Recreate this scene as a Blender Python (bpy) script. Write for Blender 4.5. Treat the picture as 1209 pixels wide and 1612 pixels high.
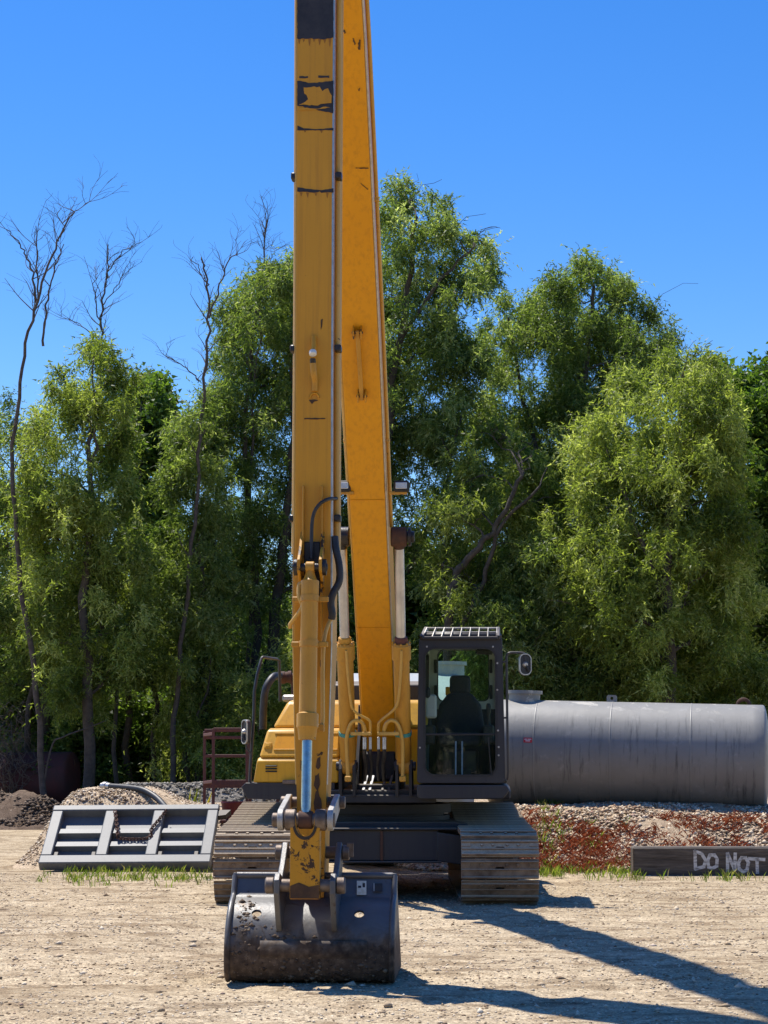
import bpy, bmesh, math, random
import numpy as np
from math import radians, sin, cos, tan, pi, sqrt, atan2
from mathutils import Vector, Matrix

for o in list(bpy.data.objects):
    bpy.data.objects.remove(o, do_unlink=True)
SC = bpy.context.scene
COL = SC.collection
rng = np.random.default_rng(7)
random.seed(7)

# ------------------------------------------------------------------ camera
F = 3000.0                      # focal length in photograph pixels (1209 wide)
PITCH = radians(7.0)
CAMH = 1.65
cam = bpy.data.cameras.new("camera")
cam.sensor_fit = 'HORIZONTAL'; cam.sensor_width = 36.0
cam.lens = F / 1209.0 * 36.0
cam.clip_start = 0.1; cam.clip_end = 3000
camo = bpy.data.objects.new("camera", cam); COL.objects.link(camo)
camo.location = (0, 0, CAMH)
camo.rotation_euler = (radians(90) + PITCH, 0, 0)
SC.camera = camo
SC.render.resolution_x = 768; SC.render.resolution_y = 1024

# ------------------------------------------------------------------ light
SUNV = Vector((-0.31, 0.34, 1.0)).normalized()      # towards the sun
sun_el = math.asin(SUNV.z)
W = bpy.data.worlds.new("World"); SC.world = W; W.use_nodes = True
nt = W.node_tree; nt.nodes.clear()
sky = nt.nodes.new('ShaderNodeTexSky'); sky.sky_type = 'NISHITA'; sky.sun_disc = False
sky.sun_elevation = sun_el
sky.sun_rotation = atan2(SUNV.x, SUNV.y)
sky.altitude = 0; sky.air_density = 1.0; sky.dust_density = 0.15; sky.ozone_density = 4.0
bg = nt.nodes.new('ShaderNodeBackground'); bg.inputs['Strength'].default_value = 0.115
wo = nt.nodes.new('ShaderNodeOutputWorld')
hs = nt.nodes.new('ShaderNodeHueSaturation'); hs.inputs['Saturation'].default_value = 1.36; hs.inputs['Hue'].default_value = .511
nt.links.new(sky.outputs[0], hs.inputs['Color']); nt.links.new(hs.outputs[0], bg.inputs[0]); nt.links.new(bg.outputs[0], wo.inputs[0])
sl = bpy.data.lights.new("sun", 'SUN'); sl.energy = 4.6; sl.angle = radians(0.53); sl.color = (1.0, 0.95, 0.87)
so = bpy.data.objects.new("sun", sl); COL.objects.link(so)
so.rotation_euler = SUNV.to_track_quat('Z', 'Y').to_euler()
so.location = (-10, 10, 30)
vs = SC.view_settings
vs.view_transform = 'Standard'; vs.look = 'None'; vs.gamma = 1.0; vs.exposure = 0.6
vs.use_curve_mapping = False
SC.cycles.max_bounces = 8; SC.cycles.transparent_max_bounces = 12
SC.cycles.transmission_bounces = 6
SC.cycles.use_denoising = True

# ------------------------------------------------------------------ helpers
def P(px, py, D):
    """point on the ray of photograph pixel (px, py) at distance D along the yard"""
    a = (px - 604.5) / F; b = -(py - 806.0) / F
    d = (a, cos(PITCH) - b * sin(PITCH), sin(PITCH) + b * cos(PITCH))
    t = D / d[1]
    return Vector((d[0] * t, D, CAMH + d[2] * t))

def S(x, a, b):
    t = np.clip((x - a) / (b - a), 0, 1)
    return t * t * (3 - 2 * t)

def wob(x, y, sc=1.0, seed=0):
    x = np.asarray(x, float) * sc; y = np.asarray(y, float) * sc
    r = 0
    rs = np.random.RandomState(100 + seed)
    for k in range(9):
        a = rs.uniform(0, 2 * pi); f = 1.0 * 1.45 ** k * .55; ph = rs.uniform(0, 6.28)
        r = r + np.sin((x * cos(a) + y * sin(a)) * f * 2 + ph + 1.7 * np.sin((x * sin(a) - y * cos(a)) * f * .7 + ph * 2)) / 1.35 ** k
    return r / 2.6

def tag(o, label=None, cat=None, group=None, kind=None):
    if label: o['label'] = label
    if cat: o['category'] = cat
    if group: o['group'] = group
    if kind: o['kind'] = kind
    return o

def empty(name, loc=(0, 0, 0), rz=0, parent=None):
    o = bpy.data.objects.new(name, None); COL.objects.link(o)
    o.location = loc; o.rotation_euler = (0, 0, rz); o.empty_display_size = .3
    if parent: o.parent = parent
    return o

class MB:
    def __init__(s): s.v = []; s.f = []
    def add(s, vs, fs):
        n = len(s.v); s.v += [tuple(v) for v in vs]; s.f += [tuple(i + n for i in f) for f in fs]; return s
    def box(s, c, size, ch=.01, R=None):
        hx, hy, hz = [q / 2 for q in size]; ch = min(ch, hx * .8, hy * .8, hz * .8)
        vs = []; idx = {}
        for sx in (-1, 1):
            for sy in (-1, 1):
                for sz in (-1, 1):
                    for k, p in enumerate(((sx * hx, sy * (hy - ch), sz * (hz - ch)), (sx * (hx - ch), sy * hy, sz * (hz - ch)), (sx * (hx - ch), sy * (hy - ch), sz * hz))):
                        idx[(sx, sy, sz, k)] = len(vs); vs.append(Vector(p))
        fs = []
        for sg in (-1, 1):
            fs.append([idx[(sg, a, b, 0)] for a, b in ((-1, -1), (1, -1), (1, 1), (-1, 1))])
            fs.append([idx[(a, sg, b, 1)] for a, b in ((-1, -1), (1, -1), (1, 1), (-1, 1))])
            fs.append([idx[(a, b, sg, 2)] for a, b in ((-1, -1), (1, -1), (1, 1), (-1, 1))])
        for a in (-1, 1):
            for b in (-1, 1):
                fs.append([idx[(a, b, -1, 0)], idx[(a, b, 1, 0)], idx[(a, b, 1, 1)], idx[(a, b, -1, 1)]])
                fs.append([idx[(a, -1, b, 0)], idx[(a, 1, b, 0)], idx[(a, 1, b, 2)], idx[(a, -1, b, 2)]])
                fs.append([idx[(-1, a, b, 1)], idx[(1, a, b, 1)], idx[(1, a, b, 2)], idx[(-1, a, b, 2)]])
                for c2 in (-1, 1): fs.append([idx[(a, b, c2, 0)], idx[(a, b, c2, 1)], idx[(a, b, c2, 2)]])
        c = Vector(c)
        if R is not None: vs = [R @ v for v in vs]
        return s.add([v + c for v in vs], fs)
    def bar(s, p0, p1, w, h, ch=.005, up=(0, 0, 1)):
        p0 = Vector(p0); p1 = Vector(p1); d = p1 - p0; L = d.length; d.normalize()
        u = Vector(up); x = d.cross(u)
        if x.length < 1e-3: x = d.cross(Vector((1, 0, 0)))
        x.normalize(); z = x.cross(d)
        R = Matrix((x, d, z)).transposed()
        return s.box((p0 + p1) / 2, (w, L, h), ch, R)
    def tube(s, pts, r, n=10, cap=True, closed=False):
        pts = [Vector(p) for p in pts]; m = len(pts)
        rs = r if isinstance(r, (list, tuple)) else [r] * m
        tang = []
        for i in range(m):
            a = pts[(i - 1) % m] if (closed or i > 0) else pts[i]
            b = pts[(i + 1) % m] if (closed or i < m - 1) else pts[i]
            t = (b - a); t = t.normalized() if t.length > 1e-9 else (tang[-1] if tang else Vector((0, 0, 1))); tang.append(t)
        u = tang[0].orthogonal().normalized(); vs = []; 
        for i in range(m):
            t = tang[i]; u = (u - t * u.dot(t)); u = u.normalized() if u.length > 1e-6 else t.orthogonal().normalized()
            w = t.cross(u)
            for k in range(n):
                a = 2 * pi * k / n; vs.append(pts[i] + (u * cos(a) + w * sin(a)) * rs[i])
        fs = []
        for i in range(m if closed else m - 1):
            j = (i + 1) % m
            for k in range(n):
                l = (k + 1) % n; fs.append((i * n + k, i * n + l, j * n + l, j * n + k))
        if cap and not closed:
            fs.append(tuple(range(n))[::-1]); fs.append(tuple((m - 1) * n + k for k in range(n)))
        return s.add(vs, fs)
    def lathe(s, p0, d, prof, n=24, cap=True):
        """prof: list of (distance along d, radius)"""
        p0 = Vector(p0); d = Vector(d).normalized(); u = d.orthogonal().normalized(); w = d.cross(u); vs = []
        for (t, r) in prof:
            for k in range(n):
                a = 2 * pi * k / n; vs.append(p0 + d * t + (u * cos(a) + w * sin(a)) * max(r, 1e-4))
        fs = []; m = len(prof)
        for i in range(m - 1):
            for k in range(n):
                l = (k + 1) % n; fs.append((i * n + k, i * n + l, (i + 1) * n + l, (i + 1) * n + k))
        if cap:
            fs.append(tuple(range(n))[::-1]); fs.append(tuple((m - 1) * n + k for k in range(n)))
        return s.add(vs, fs)
    def cyl(s, p0, p1, r, n=20, ch=.006):
        p0 = Vector(p0); d = Vector(p1) - p0; L = d.length; ch = min(ch, r * .4, L * .3)
        return s.lathe(p0, d, [(0, r - ch), (ch, r), (L - ch, r), (L, r - ch)], n)
    def prism(s, poly, fn, d0, d1):
        n = len(poly)
        vs = [fn(a, b, d0) for a, b in poly] + [fn(a, b, d1) for a, b in poly]
        fs = [tuple(range(n))[::-1], tuple(range(n, 2 * n))] + [(i, (i + 1) % n, n + (i + 1) % n, n + i) for i in range(n)]
        return s.add(vs, fs)
    def ring(s, outer, inner, fn, d0, d1):
        """plate with one opening; loops of equal length"""
        n = len(outer)
        vs = [fn(a, b, d0) for a, b in outer] + [fn(a, b, d0) for a, b in inner] + [fn(a, b, d1) for a, b in outer] + [fn(a, b, d1) for a, b in inner]
        fs = []
        for i in range(n):
            j = (i + 1) % n
            fs += [(i, j, n + j, n + i), (2 * n + i, 3 * n + i, 3 * n + j, 2 * n + j), (i, 2 * n + i, 2 * n + j, j), (n + i, n + j, 3 * n + j, 3 * n + i)]
        return s.add(vs, fs)
    def build(s, name, mat, parent=None, smooth=35, bevel=0, loc=None, rz=None, recalc=True):
        me = bpy.data.meshes.new(name); me.from_pydata([tuple(v) for v in s.v], [], s.f)
        if recalc:
            bm = bmesh.new(); bm.from_mesh(me); bmesh.ops.recalc_face_normals(bm, faces=bm.faces); bm.to_mesh(me); bm.free()
        if smooth: me.shade_smooth(); me.set_sharp_from_angle(angle=radians(smooth))
        me.materials.append(mat)
        o = bpy.data.objects.new(name, me); COL.objects.link(o)
        if parent: o.parent = parent
        if loc is not None: o.location = loc
        if rz is not None: o.rotation_euler = (0, 0, rz)
        if bevel:
            m = o.modifiers.new('bevel', 'BEVEL'); m.width = bevel; m.segments = 2; m.limit_method = 'ANGLE'; m.angle_limit = radians(40)
        return o

def rrect(x0, x1, y0, y1, r, k=6):
    pts = []
    for (cx, cy, a0) in ((x1 - r, y1 - r, 0), (x0 + r, y1 - r, 90), (x0 + r, y0 + r, 180), (x1 - r, y0 + r, 270)):
        for i in range(k + 1):
            a = radians(a0 + 90 * i / k); pts.append((cx + r * cos(a), cy + r * sin(a)))
    return pts
def orect(x0, x1, y0, y1, r, k=6):
    """rectangle outline with the same count of points as rrect"""
    return rrect(x0, x1, y0, y1, r, k)

def spline(pts, n=8):
    """Catmull-Rom through points"""
    pts = [Vector(p) for p in pts]; out = []
    for i in range(len(pts) - 1):
        p0 = pts[max(i - 1, 0)]; p1 = pts[i]; p2 = pts[i + 1]; p3 = pts[min(i + 2, len(pts) - 1)]
        for k in range(n):
            t = k / n
            out.append(.5 * ((2 * p1) + (p2 - p0) * t + (2 * p0 - 5 * p1 + 4 * p2 - p3) * t * t + (3 * p1 - p0 - 3 * p2 + p3) * t ** 3))
    out.append(pts[-1]); return out

def fast_mesh(name, V, Q, mat, tint=None, parent=None):
    """V (n,3), Q (m,k) faces of equal size"""
    V = np.asarray(V, np.float32); Q = np.asarray(Q, np.int32); m, k = Q.shape
    me = bpy.data.meshes.new(name)
    me.vertices.add(len(V)); me.vertices.foreach_set('co', V.ravel())
    me.loops.add(m * k); me.loops.foreach_set('vertex_index', Q.ravel())
    me.polygons.add(m); me.polygons.foreach_set('loop_start', np.arange(m, dtype=np.int32) * k)
    me.update(calc_edges=True)
    if tint is not None:
        at = me.attributes.new('tint', 'FLOAT', 'FACE'); at.data.foreach_set('value', np.asarray(tint, np.float32))
    me.materials.append(mat)
    o = bpy.data.objects.new(name, me); COL.objects.link(o)
    if parent: o.parent = parent
    return o

# ------------------------------------------------------------------ materials
def node(nt, t, **kw):
    n = nt.nodes.new(t)
    for k, v in kw.items(): setattr(n, k, v)
    return n
def newmat(name):
    m = bpy.data.materials.new(name); m.use_nodes = True; nt = m.node_tree; nt.nodes.clear()
    out = node(nt, 'ShaderNodeOutputMaterial'); bs = node(nt, 'ShaderNodeBsdfPrincipled'); nt.links.new(bs.outputs[0], out.inputs[0])
    tc = node(nt, 'ShaderNodeTexCoord')
    return m, nt, bs, tc, out
def noise(nt, tc, scale, detail=5, rough=.6, vec=None, dist=0.0):
    n = node(nt, 'ShaderNodeTexNoise'); n.inputs['Scale'].default_value = scale; n.inputs['Detail'].default_value = detail
    n.inputs['Roughness'].default_value = rough; n.inputs['Distortion'].default_value = dist
    nt.links.new(vec if vec is not None else tc.outputs['Object'], n.inputs['Vector']); return n
def ramp(nt, src, stops):
    r = node(nt, 'ShaderNodeValToRGB'); e = r.color_ramp.elements
    while len(e) < len(stops): e.new(.5)
    for q, (p, c) in zip(e, stops):
        q.position = p; q.color = (c[0], c[1], c[2], 1) if hasattr(c, '__len__') else (c, c, c, 1)
    nt.links.new(src, r.inputs[0]); return r
def mix(nt, fac, a, b, mode='MIX'):
    m = node(nt, 'ShaderNodeMix', data_type='RGBA', blend_type=mode)
    for s, v in ((0, fac), (6, a), (7, b)):
        if hasattr(v, 'is_output'): nt.links.new(v, m.inputs[s])
        else: m.inputs[s].default_value = v if s == 0 else (v[0], v[1], v[2], 1)
    return m.outputs[2]
def bumpn(nt, bs, h, strength=.3, dist=.01):
    b = node(nt, 'ShaderNodeBump'); b.inputs['Strength'].default_value = strength; b.inputs['Distance'].default_value = dist
    nt.links.new(h, b.inputs['Height']); nt.links.new(b.outputs[0], bs.inputs['Normal'])
def stretch(nt, tc, sx, sy, sz, out='Object'):
    m = node(nt, 'ShaderNodeMapping'); m.inputs['Scale'].default_value = (sx, sy, sz); nt.links.new(tc.outputs[out], m.inputs[0]); return m.outputs[0]

def simple(name, c1, c2, scale=6, rough=.6, metal=0.0, bump=.2, bscale=60, lo=.35, hi=.65, r2=None, spec=.5):
    m, nt, bs, tc, out = newmat(name)
    n = noise(nt, tc, scale); r = ramp(nt, n.outputs[0], [(lo, c1), (hi, c2)])
    nt.links.new(r.outputs[0], bs.inputs['Base Color'])
    bs.inputs['Metallic'].default_value = metal; bs.inputs['Roughness'].default_value = rough
    bs.inputs['Specular IOR Level'].default_value = spec
    if r2 is not None:
        rr = ramp(nt, n.outputs[0], [(lo, rough), (hi, r2)]); nt.links.new(rr.outputs[0], bs.inputs['Roughness'])
    if bump:
        n2 = noise(nt, tc, bscale, 4); bumpn(nt, bs, n2.outputs[0], bump, .004)
    return m

def paint(name, c1, c2, chips=.0, chipcol=(.05, .025, .015), dust=.0, rough=.42, streak=True, chipscale=9, spec=.35, speck=.4):
    """old sprayed machine paint: fading, vertical streaks, rust chips, dust lying on upward faces"""
    m, nt, bs, tc, out = newmat(name)
    n = noise(nt, tc, 1.3, 4); r = ramp(nt, n.outputs[0], [(.3, c1), (.7, c2)]); col = r.outputs[0]
    if streak:
        n3 = noise(nt, tc, 1.0, 5, .65, stretch(nt, tc, 22, 22, .8)); r3 = ramp(nt, n3.outputs[0], [(.48, 0.0), (.75, .45)])
        col = mix(nt, r3.outputs[0], col, (c1[0] * .55, c1[1] * .5, c1[2] * .6 + .01))
    n5 = noise(nt, tc, 75, 3, .6); r5 = ramp(nt, n5.outputs[0], [(.62, 0.0), (.72, speck)])
    col = mix(nt, r5.outputs[0], col, (c1[0] * .5, c1[1] * .42, c1[2] * .5 + .01))
    if chips:
        n4 = noise(nt, tc, chipscale, 8, .68, dist=.4); r4 = ramp(nt, n4.outputs[0], [(.66 - chips, 0.0), (.675 - chips, 1.0)])
        col = mix(nt, r4.outputs[0], col, chipcol)
    if dust:
        g = node(nt, 'ShaderNodeNewGeometry'); sp = node(nt, 'ShaderNodeSeparateXYZ'); nt.links.new(g.outputs['Normal'], sp.inputs[0])
        rd = ramp(nt, sp.outputs[2], [(.35, 0.0), (.95, dust)]); col = mix(nt, rd.outputs[0], col, (.42, .34, .24))
    nt.links.new(col, bs.inputs['Base Color']); bs.inputs['Roughness'].default_value = rough; bs.inputs['Specular IOR Level'].default_value = spec
    n2 = noise(nt, tc, 30, 5); bumpn(nt, bs, n2.outputs[0], .12, .004)
    return m

def glass(name, tint, refl=1.0, dirt=.05):
    m, nt, bs, tc, out = newmat(name); nt.nodes.remove(bs)
    t = node(nt, 'ShaderNodeBsdfTransparent'); t.inputs[0].default_value = (*tint, 1)
    g = node(nt, 'ShaderNodeBsdfGlossy'); g.inputs['Roughness'].default_value = .02; g.inputs[0].default_value = (.9, .95, .95, 1)
    fr = node(nt, 'ShaderNodeFresnel'); fr.inputs[0].default_value = 1.5
    ms = node(nt, 'ShaderNodeMixShader'); nt.links.new(fr.outputs[0], ms.inputs[0]); nt.links.new(t.outputs[0], ms.inputs[1]); nt.links.new(g.outputs[0], ms.inputs[2])
    d = node(nt, 'ShaderNodeBsdfDiffuse'); d.inputs[0].default_value = (.45, .42, .36, 1)
    n = noise(nt, tc, 3, 6); r = ramp(nt, n.outputs[0], [(.4, dirt * .3), (.75, dirt * 1.6)])
    m2 = node(nt, 'ShaderNodeMixShader'); nt.links.new(r.outputs[0], m2.inputs[0]); nt.links.new(ms.outputs[0], m2.inputs[1]); nt.links.new(d.outputs[0], m2.inputs[2])
    nt.links.new(m2.outputs[0], out.inputs[0]); return m

def stone_mat(name, stops, rough=.9):
    m, nt, bs, tc, out = newmat(name)
    a = node(nt, 'ShaderNodeAttribute'); a.attribute_name = 'tint'
    r = ramp(nt, a.outputs['Fac'], stops)
    n = noise(nt, tc, 25, 3); c = mix(nt, n.outputs[0], r.outputs[0], (.62, .58, .5), 'MULTIPLY')
    c = mix(nt, .35, r.outputs[0], c)
    nt.links.new(c, bs.inputs['Base Color']); bs.inputs['Roughness'].default_value = rough; bs.inputs['Specular IOR Level'].default_value = .25
    return m

def leaf_mat(name, stops, trans=.55, tcol=(1.7, 1.8, .72), gloss=.45):
    m, nt, bs, tc, out = newmat(name)
    a = node(nt, 'ShaderNodeAttribute'); a.attribute_name = 'tint'
    r = ramp(nt, a.outputs['Fac'], stops)
    nt.links.new(r.outputs[0], bs.inputs['Base Color']); bs.inputs['Roughness'].default_value = gloss; bs.inputs['Specular IOR Level'].default_value = .28
    t = node(nt, 'ShaderNodeBsdfTranslucent'); tcn = mix(nt, 1.0, r.outputs[0], tcol, 'MULTIPLY'); nt.links.new(tcn, t.inputs[0])
    ms = node(nt, 'ShaderNodeMixShader'); ms.inputs[0].default_value = trans
    nt.links.new(bs.outputs[0], ms.inputs[1]); nt.links.new(t.outputs[0], ms.inputs[2]); nt.links.new(ms.outputs[0], out.inputs[0])
    return m

MT = {}
MT['boom_yellow'] = paint('boom_yellow', (.70, .295, .004), (.75, .33, .005), chips=-.06, speck=.05)
MT['stick_yellow'] = paint('stick_yellow', (.60, .275, .017), (.67, .31, .02), chips=-.045, speck=.3)
MT['stick_low_yellow'] = paint('stick_low_yellow', (.52, .245, .022), (.6, .285, .026), chips=.035, chipscale=7)
MT['link_yellow'] = paint('link_yellow', (.52, .24, .015), (.6, .28, .015), chips=.09, chipscale=8)
MT['cyl_yellow'] = paint('cyl_yellow', (.50, .245, .03), (.58, .295, .04), chips=-.015, chipscale=11)
MT['body_yellow'] = paint('body_yellow', (.66, .34, .022), (.72, .39, .027), chips=-.09, dust=.25, rough=.38)
MT['pipe_yellow'] = paint('pipe_yellow', (.58, .33, .06), (.66, .4, .1), chips=-.01, chipscale=14)
MT['cab_paint'] = paint('cab_paint', (.030, .031, .036), (.042, .042, .046), chips=-.12, dust=.3, rough=.4)
MT['frame_dark'] = paint('frame_dark', (.018, .019, .022), (.03, .03, .032), chips=-.02, chipcol=(.09, .06, .04), dust=.35, rough=.55)
MT['frame_blue'] = paint('frame_blue', (.020, .024, .032), (.034, .036, .042), chips=.0, chipcol=(.09, .065, .04), dust=.45, rough=.5)
MT['black'] = simple('black_rubber', (.012, .012, .013), (.025, .024, .023), 8, .65)
MT['grease'] = simple('grease', (.008, .007, .007), (.03, .02, .015), 14, .4, bump=.5)
MT['hose'] = simple('hose_rubber', (.014, .014, .016), (.035, .032, .03), 20, .5)
MT['chrome'] = simple('chrome', (.36, .37, .38), (.26, .27, .28), 14, .14, 1.0, .15, r2=.24)
MT['dull_rod'] = simple('dull_rod', (.62, .60, .57), (.5, .48, .45), 5, .34, .75, .1, r2=.5)
MT['fitting'] = simple('fitting_metal', (.55, .53, .5), (.4, .38, .35), 20, .4, .8)
MT['rust'] = simple('rust', (.10, .042, .022), (.06, .03, .02), 14, .85, 0, .5)
MT['rust_red'] = paint('rust_red', (.13, .045, .036), (.10, .045, .036), chips=.03, chipcol=(.08, .04, .03), rough=.7)
MT['red_tub'] = paint('red_tub', (.14, .018, .022), (.10, .015, .018), chips=-.05, rough=.5)
MT['pin_steel'] = simple('pin_steel', (.11, .08, .06), (.22, .175, .14), 12, .55, .5, .3)
MT['link_steel'] = simple('link_steel', (.30, .28, .25), (.45, .43, .39), 9, .5, .3, .3)
MT['seal_green'] = simple('seal_green', (.03, .22, .2), (.04, .28, .25), 10, .5)
MT['lens'] = simple('lamp_lens', (.6, .6, .6), (.45, .46, .48), 30, .2, .3, .3, 90)
MT['decal_black'] = simple('decal_remnant', (.018, .016, .02), (.035, .03, .032), 14, .6)
MT['rust_stain'] = simple('rust_stain', (.055, .028, .014), (.10, .05, .02), 16, .8)
MT['cab_trim'] = simple('cab_trim', (.40, .42, .38), (.46, .47, .43), 5, .7)
MT['seat_fabric'] = simple('seat_fabric', (.018, .02, .028), (.03, .032, .04), 60, .9)
MT['white_plastic'] = simple('white_plastic', (.75, .74, .7), (.66, .65, .6), 10, .5)
MT['sticker'] = simple('sticker', (.6, .55, .38), (.75, .72, .62), 40, .5)
MT['sticker_red'] = simple('sticker_red', (.5, .015, .02), (.55, .02, .03), 10, .5)
MT['glass'] = glass('cab_glass', (.84, .93, .90), dirt=.012)
MT['glass_rear'] = glass('cab_glass_rear', (.66, .86, .76), dirt=.008)
MT['visor'] = glass('visor_plate', (.5, .62, .56), dirt=.35)
MT['tailgate'] = paint('tailgate_grey', (.11, .12, .126), (.15, .16, .165), chips=-.04, chipcol=(.5, .5, .48), dust=.1, rough=.5)
MT['bark'] = simple('bark', (.045, .035, .027), (.09, .072, .055), 9, .95, 0, .9, 26)
MT['dead_bark'] = simple('dead_bark', (.06, .046, .037), (.115, .09, .072), 9, .95, 0, .8, 26)
MT['twig'] = simple('twig', (.10, .078, .06), (.16, .13, .10), 9, .95, 0, .5, 26)

def bucket_mat():
    m, nt, bs, tc, out = newmat('bucket_steel')
    n = noise(nt, tc, 3, 6); base = ramp(nt, n.outputs[0], [(.3, (.085, .084, .085)), (.7, (.155, .15, .145))]).outputs[0]
    sp = node(nt, 'ShaderNodeSeparateXYZ'); nt.links.new(tc.outputs['Object'], sp.inputs[0])
    # dried mud climbs from the cutting edge
    n2 = noise(nt, tc, 5, 8, .7, dist=.5); ad = node(nt, 'ShaderNodeMath', operation='MULTIPLY_ADD'); nt.links.new(n2.outputs[0], ad.inputs[0]); ad.inputs[1].default_value = .5; nt.links.new(sp.outputs[2], ad.inputs[2])
    f = ramp(nt, ad.outputs[0], [(.50, 1.0), (.66, .0)])
    n3 = noise(nt, tc, 16, 6); mud = ramp(nt, n3.outputs[0], [(.3, (.04, .026, .018)), (.52, (.095, .064, .042)), (.75, (.21, .15, .10))]).outputs[0]
    c = mix(nt, f.outputs[0], base, mud)
    n4 = noise(nt, tc, 4.3, 9, .72, dist=.8); f4 = ramp(nt, n4.outputs[0], [(.60, 0.0), (.64, .9)])
    c = mix(nt, f4.outputs[0], c, mud)
    nt.links.new(c, bs.inputs['Base Color'])
    rr = ramp(nt, f.outputs[0], [(0, .42), (1, .9)]); nt.links.new(rr.outputs[0], bs.inputs['Roughness']); bs.inputs['Metallic'].default_value = .25
    n5 = noise(nt, tc, 30, 6, .7); bumpn(nt, bs, n5.outputs[0], .22, .008); return m
MT['bucket'] = bucket_mat()

def shoe_mat():
    m, nt, bs, tc, out = newmat('track_shoe_steel')
    n = noise(nt, tc, 7, 6); c = ramp(nt, n.outputs[0], [(.3, (.12, .082, .055)), (.7, (.24, .175, .125))]).outputs[0]
    oi = node(nt, 'ShaderNodeObjectInfo'); c = mix(nt, .5, c, mix(nt, oi.outputs['Random'], (.6, .55, .5), (1.25, 1.15, 1.05)), 'MULTIPLY')
    g = node(nt, 'ShaderNodeNewGeometry'); sp = node(nt, 'ShaderNodeSeparateXYZ'); nt.links.new(g.outputs['Normal'], sp.inputs[0])
    n2 = noise(nt, tc, 11, 6, .7); mm = node(nt, 'ShaderNodeMath', operation='MULTIPLY_ADD'); nt.links.new(n2.outputs[0], mm.inputs[0]); mm.inputs[1].default_value = .8; nt.links.new(sp.outputs[2], mm.inputs[2])
    f = ramp(nt, mm.outputs[0], [(.7, 0.0), (1.25, .9)])
    n3 = noise(nt, tc, 60, 3); dust = ramp(nt, n3.outputs[0], [(.3, (.38, .30, .2)), (.7, (.56, .46, .33))]).outputs[0]
    c = mix(nt, f.outputs[0], c, dust)
    n8 = noise(nt, tc, 3.5, 7, .7); f8 = ramp(nt, n8.outputs[0], [(.42, 0.0), (.68, .6)]); c = mix(nt, f8.outputs[0], c, (.33, .255, .175))
    nt.links.new(c, bs.inputs['Base Color']); bs.inputs['Roughness'].default_value = .8; bs.inputs['Specular IOR Level'].default_value = .2
    n5 = noise(nt, tc, 40, 6, .7); bumpn(nt, bs, n5.outputs[0], .5, .008); return m
MT['shoe'] = shoe_mat()

def tank_mat(name, c1, c2, streak=.8):
    m, nt, bs, tc, out = newmat(name)
    n = noise(nt, tc, 1.1, 6, .65); c = ramp(nt, n.outputs[0], [(.3, c1), (.7, c2)]).outputs[0]
    n1 = noise(nt, tc, 6, 5, .7); f1 = ramp(nt, n1.outputs[0], [(.58, 0.0), (.75, .5)]); c = mix(nt, f1.outputs[0], c, (c2[0] * 1.5, c2[1] * 1.5, c2[2] * 1.5))
    # dark run-off streaks down the sides, thin along the tank, long round it
    sp = node(nt, 'ShaderNodeSeparateXYZ'); nt.links.new(tc.outputs['Object'], sp.inputs[0])
    n2 = noise(nt, tc, 1, 6, .75, stretch(nt, tc, 14, 1.1, 1.1)); f2 = ramp(nt, n2.outputs[0], [(.53, 0.0), (.68, streak)])
    n7 = noise(nt, tc, 1.4, 3); f7 = ramp(nt, n7.outputs[0], [(.36, 0.1), (.52, 1.0)])
    zz = ramp(nt, sp.outputs[2], [(.0, 1.0), (.45, .8), (.68, .0)])
    ff = mix(nt, 1.0, mix(nt, 1.0, f2.outputs[0], zz.outputs[0], 'MULTIPLY'), f7.outputs[0], 'MULTIPLY')
    c = mix(nt, ff, c, (.035, .034, .034))
    # paint worn off along the crown
    n6 = noise(nt, tc, 3.2, 8, .7, dist=.5); pz = ramp(nt, sp.outputs[2], [(.62, 0.0), (.75, 1.0)]); f6 = ramp(nt, n6.outputs[0], [(.56, 0.0), (.6, .8)])
    c = mix(nt, mix(nt, 1.0, pz.outputs[0], f6.outputs[0], 'MULTIPLY'), c, (.5, .46, .38))
    nt.links.new(c, bs.inputs['Base Color']); bs.inputs['Roughness'].default_value = .5; bs.inputs['Metallic'].default_value = .0
    n5 = noise(nt, tc, 1.6, 3); bumpn(nt, bs, n5.outputs[0], .25, .03); return m
MT['tank_grey'] = tank_mat('tank_grey', (.20, .19, .168), (.265, .254, .228))
MT['tank_pale'] = tank_mat('tank_pale', (.34, .36, .36), (.40, .42, .42), .3)
MT['old_tank_red'] = simple('old_tank_red', (.09, .022, .022), (.05, .02, .018), 3, .8)

def timber_mat():
    m, nt, bs, tc, out = newmat('weathered_timber')
    n = noise(nt, tc, 1, 7, .7, stretch(nt, tc, 2.2, 30, 30)); c = ramp(nt, n.outputs[0], [(.3, (.035, .028, .022)), (.5, (.10, .082, .066)), (.75, (.19, .16, .13))]).outputs[0]
    nt.links.new(c, bs.inputs['Base Color']); bs.inputs['Roughness'].default_value = .9; bumpn(nt, bs, n.outputs[0], .7, .02); return m
MT['timber'] = timber_mat()
def chalk_mat():
    m, nt, bs, tc, out = newmat('sprayed_white')
    n = noise(nt, tc, 1, 6, .75, stretch(nt, tc, 10, 30, 40)); c = ramp(nt, n.outputs[0], [(.34, (.12, .11, .1)), (.5, (.58, .57, .55)), (.7, (.74, .73, .71))]).outputs[0]
    nt.links.new(c, bs.inputs['Base Color']); bs.inputs['Roughness'].default_value = .8; return m
MT['white_spray'] = chalk_mat()

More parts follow.
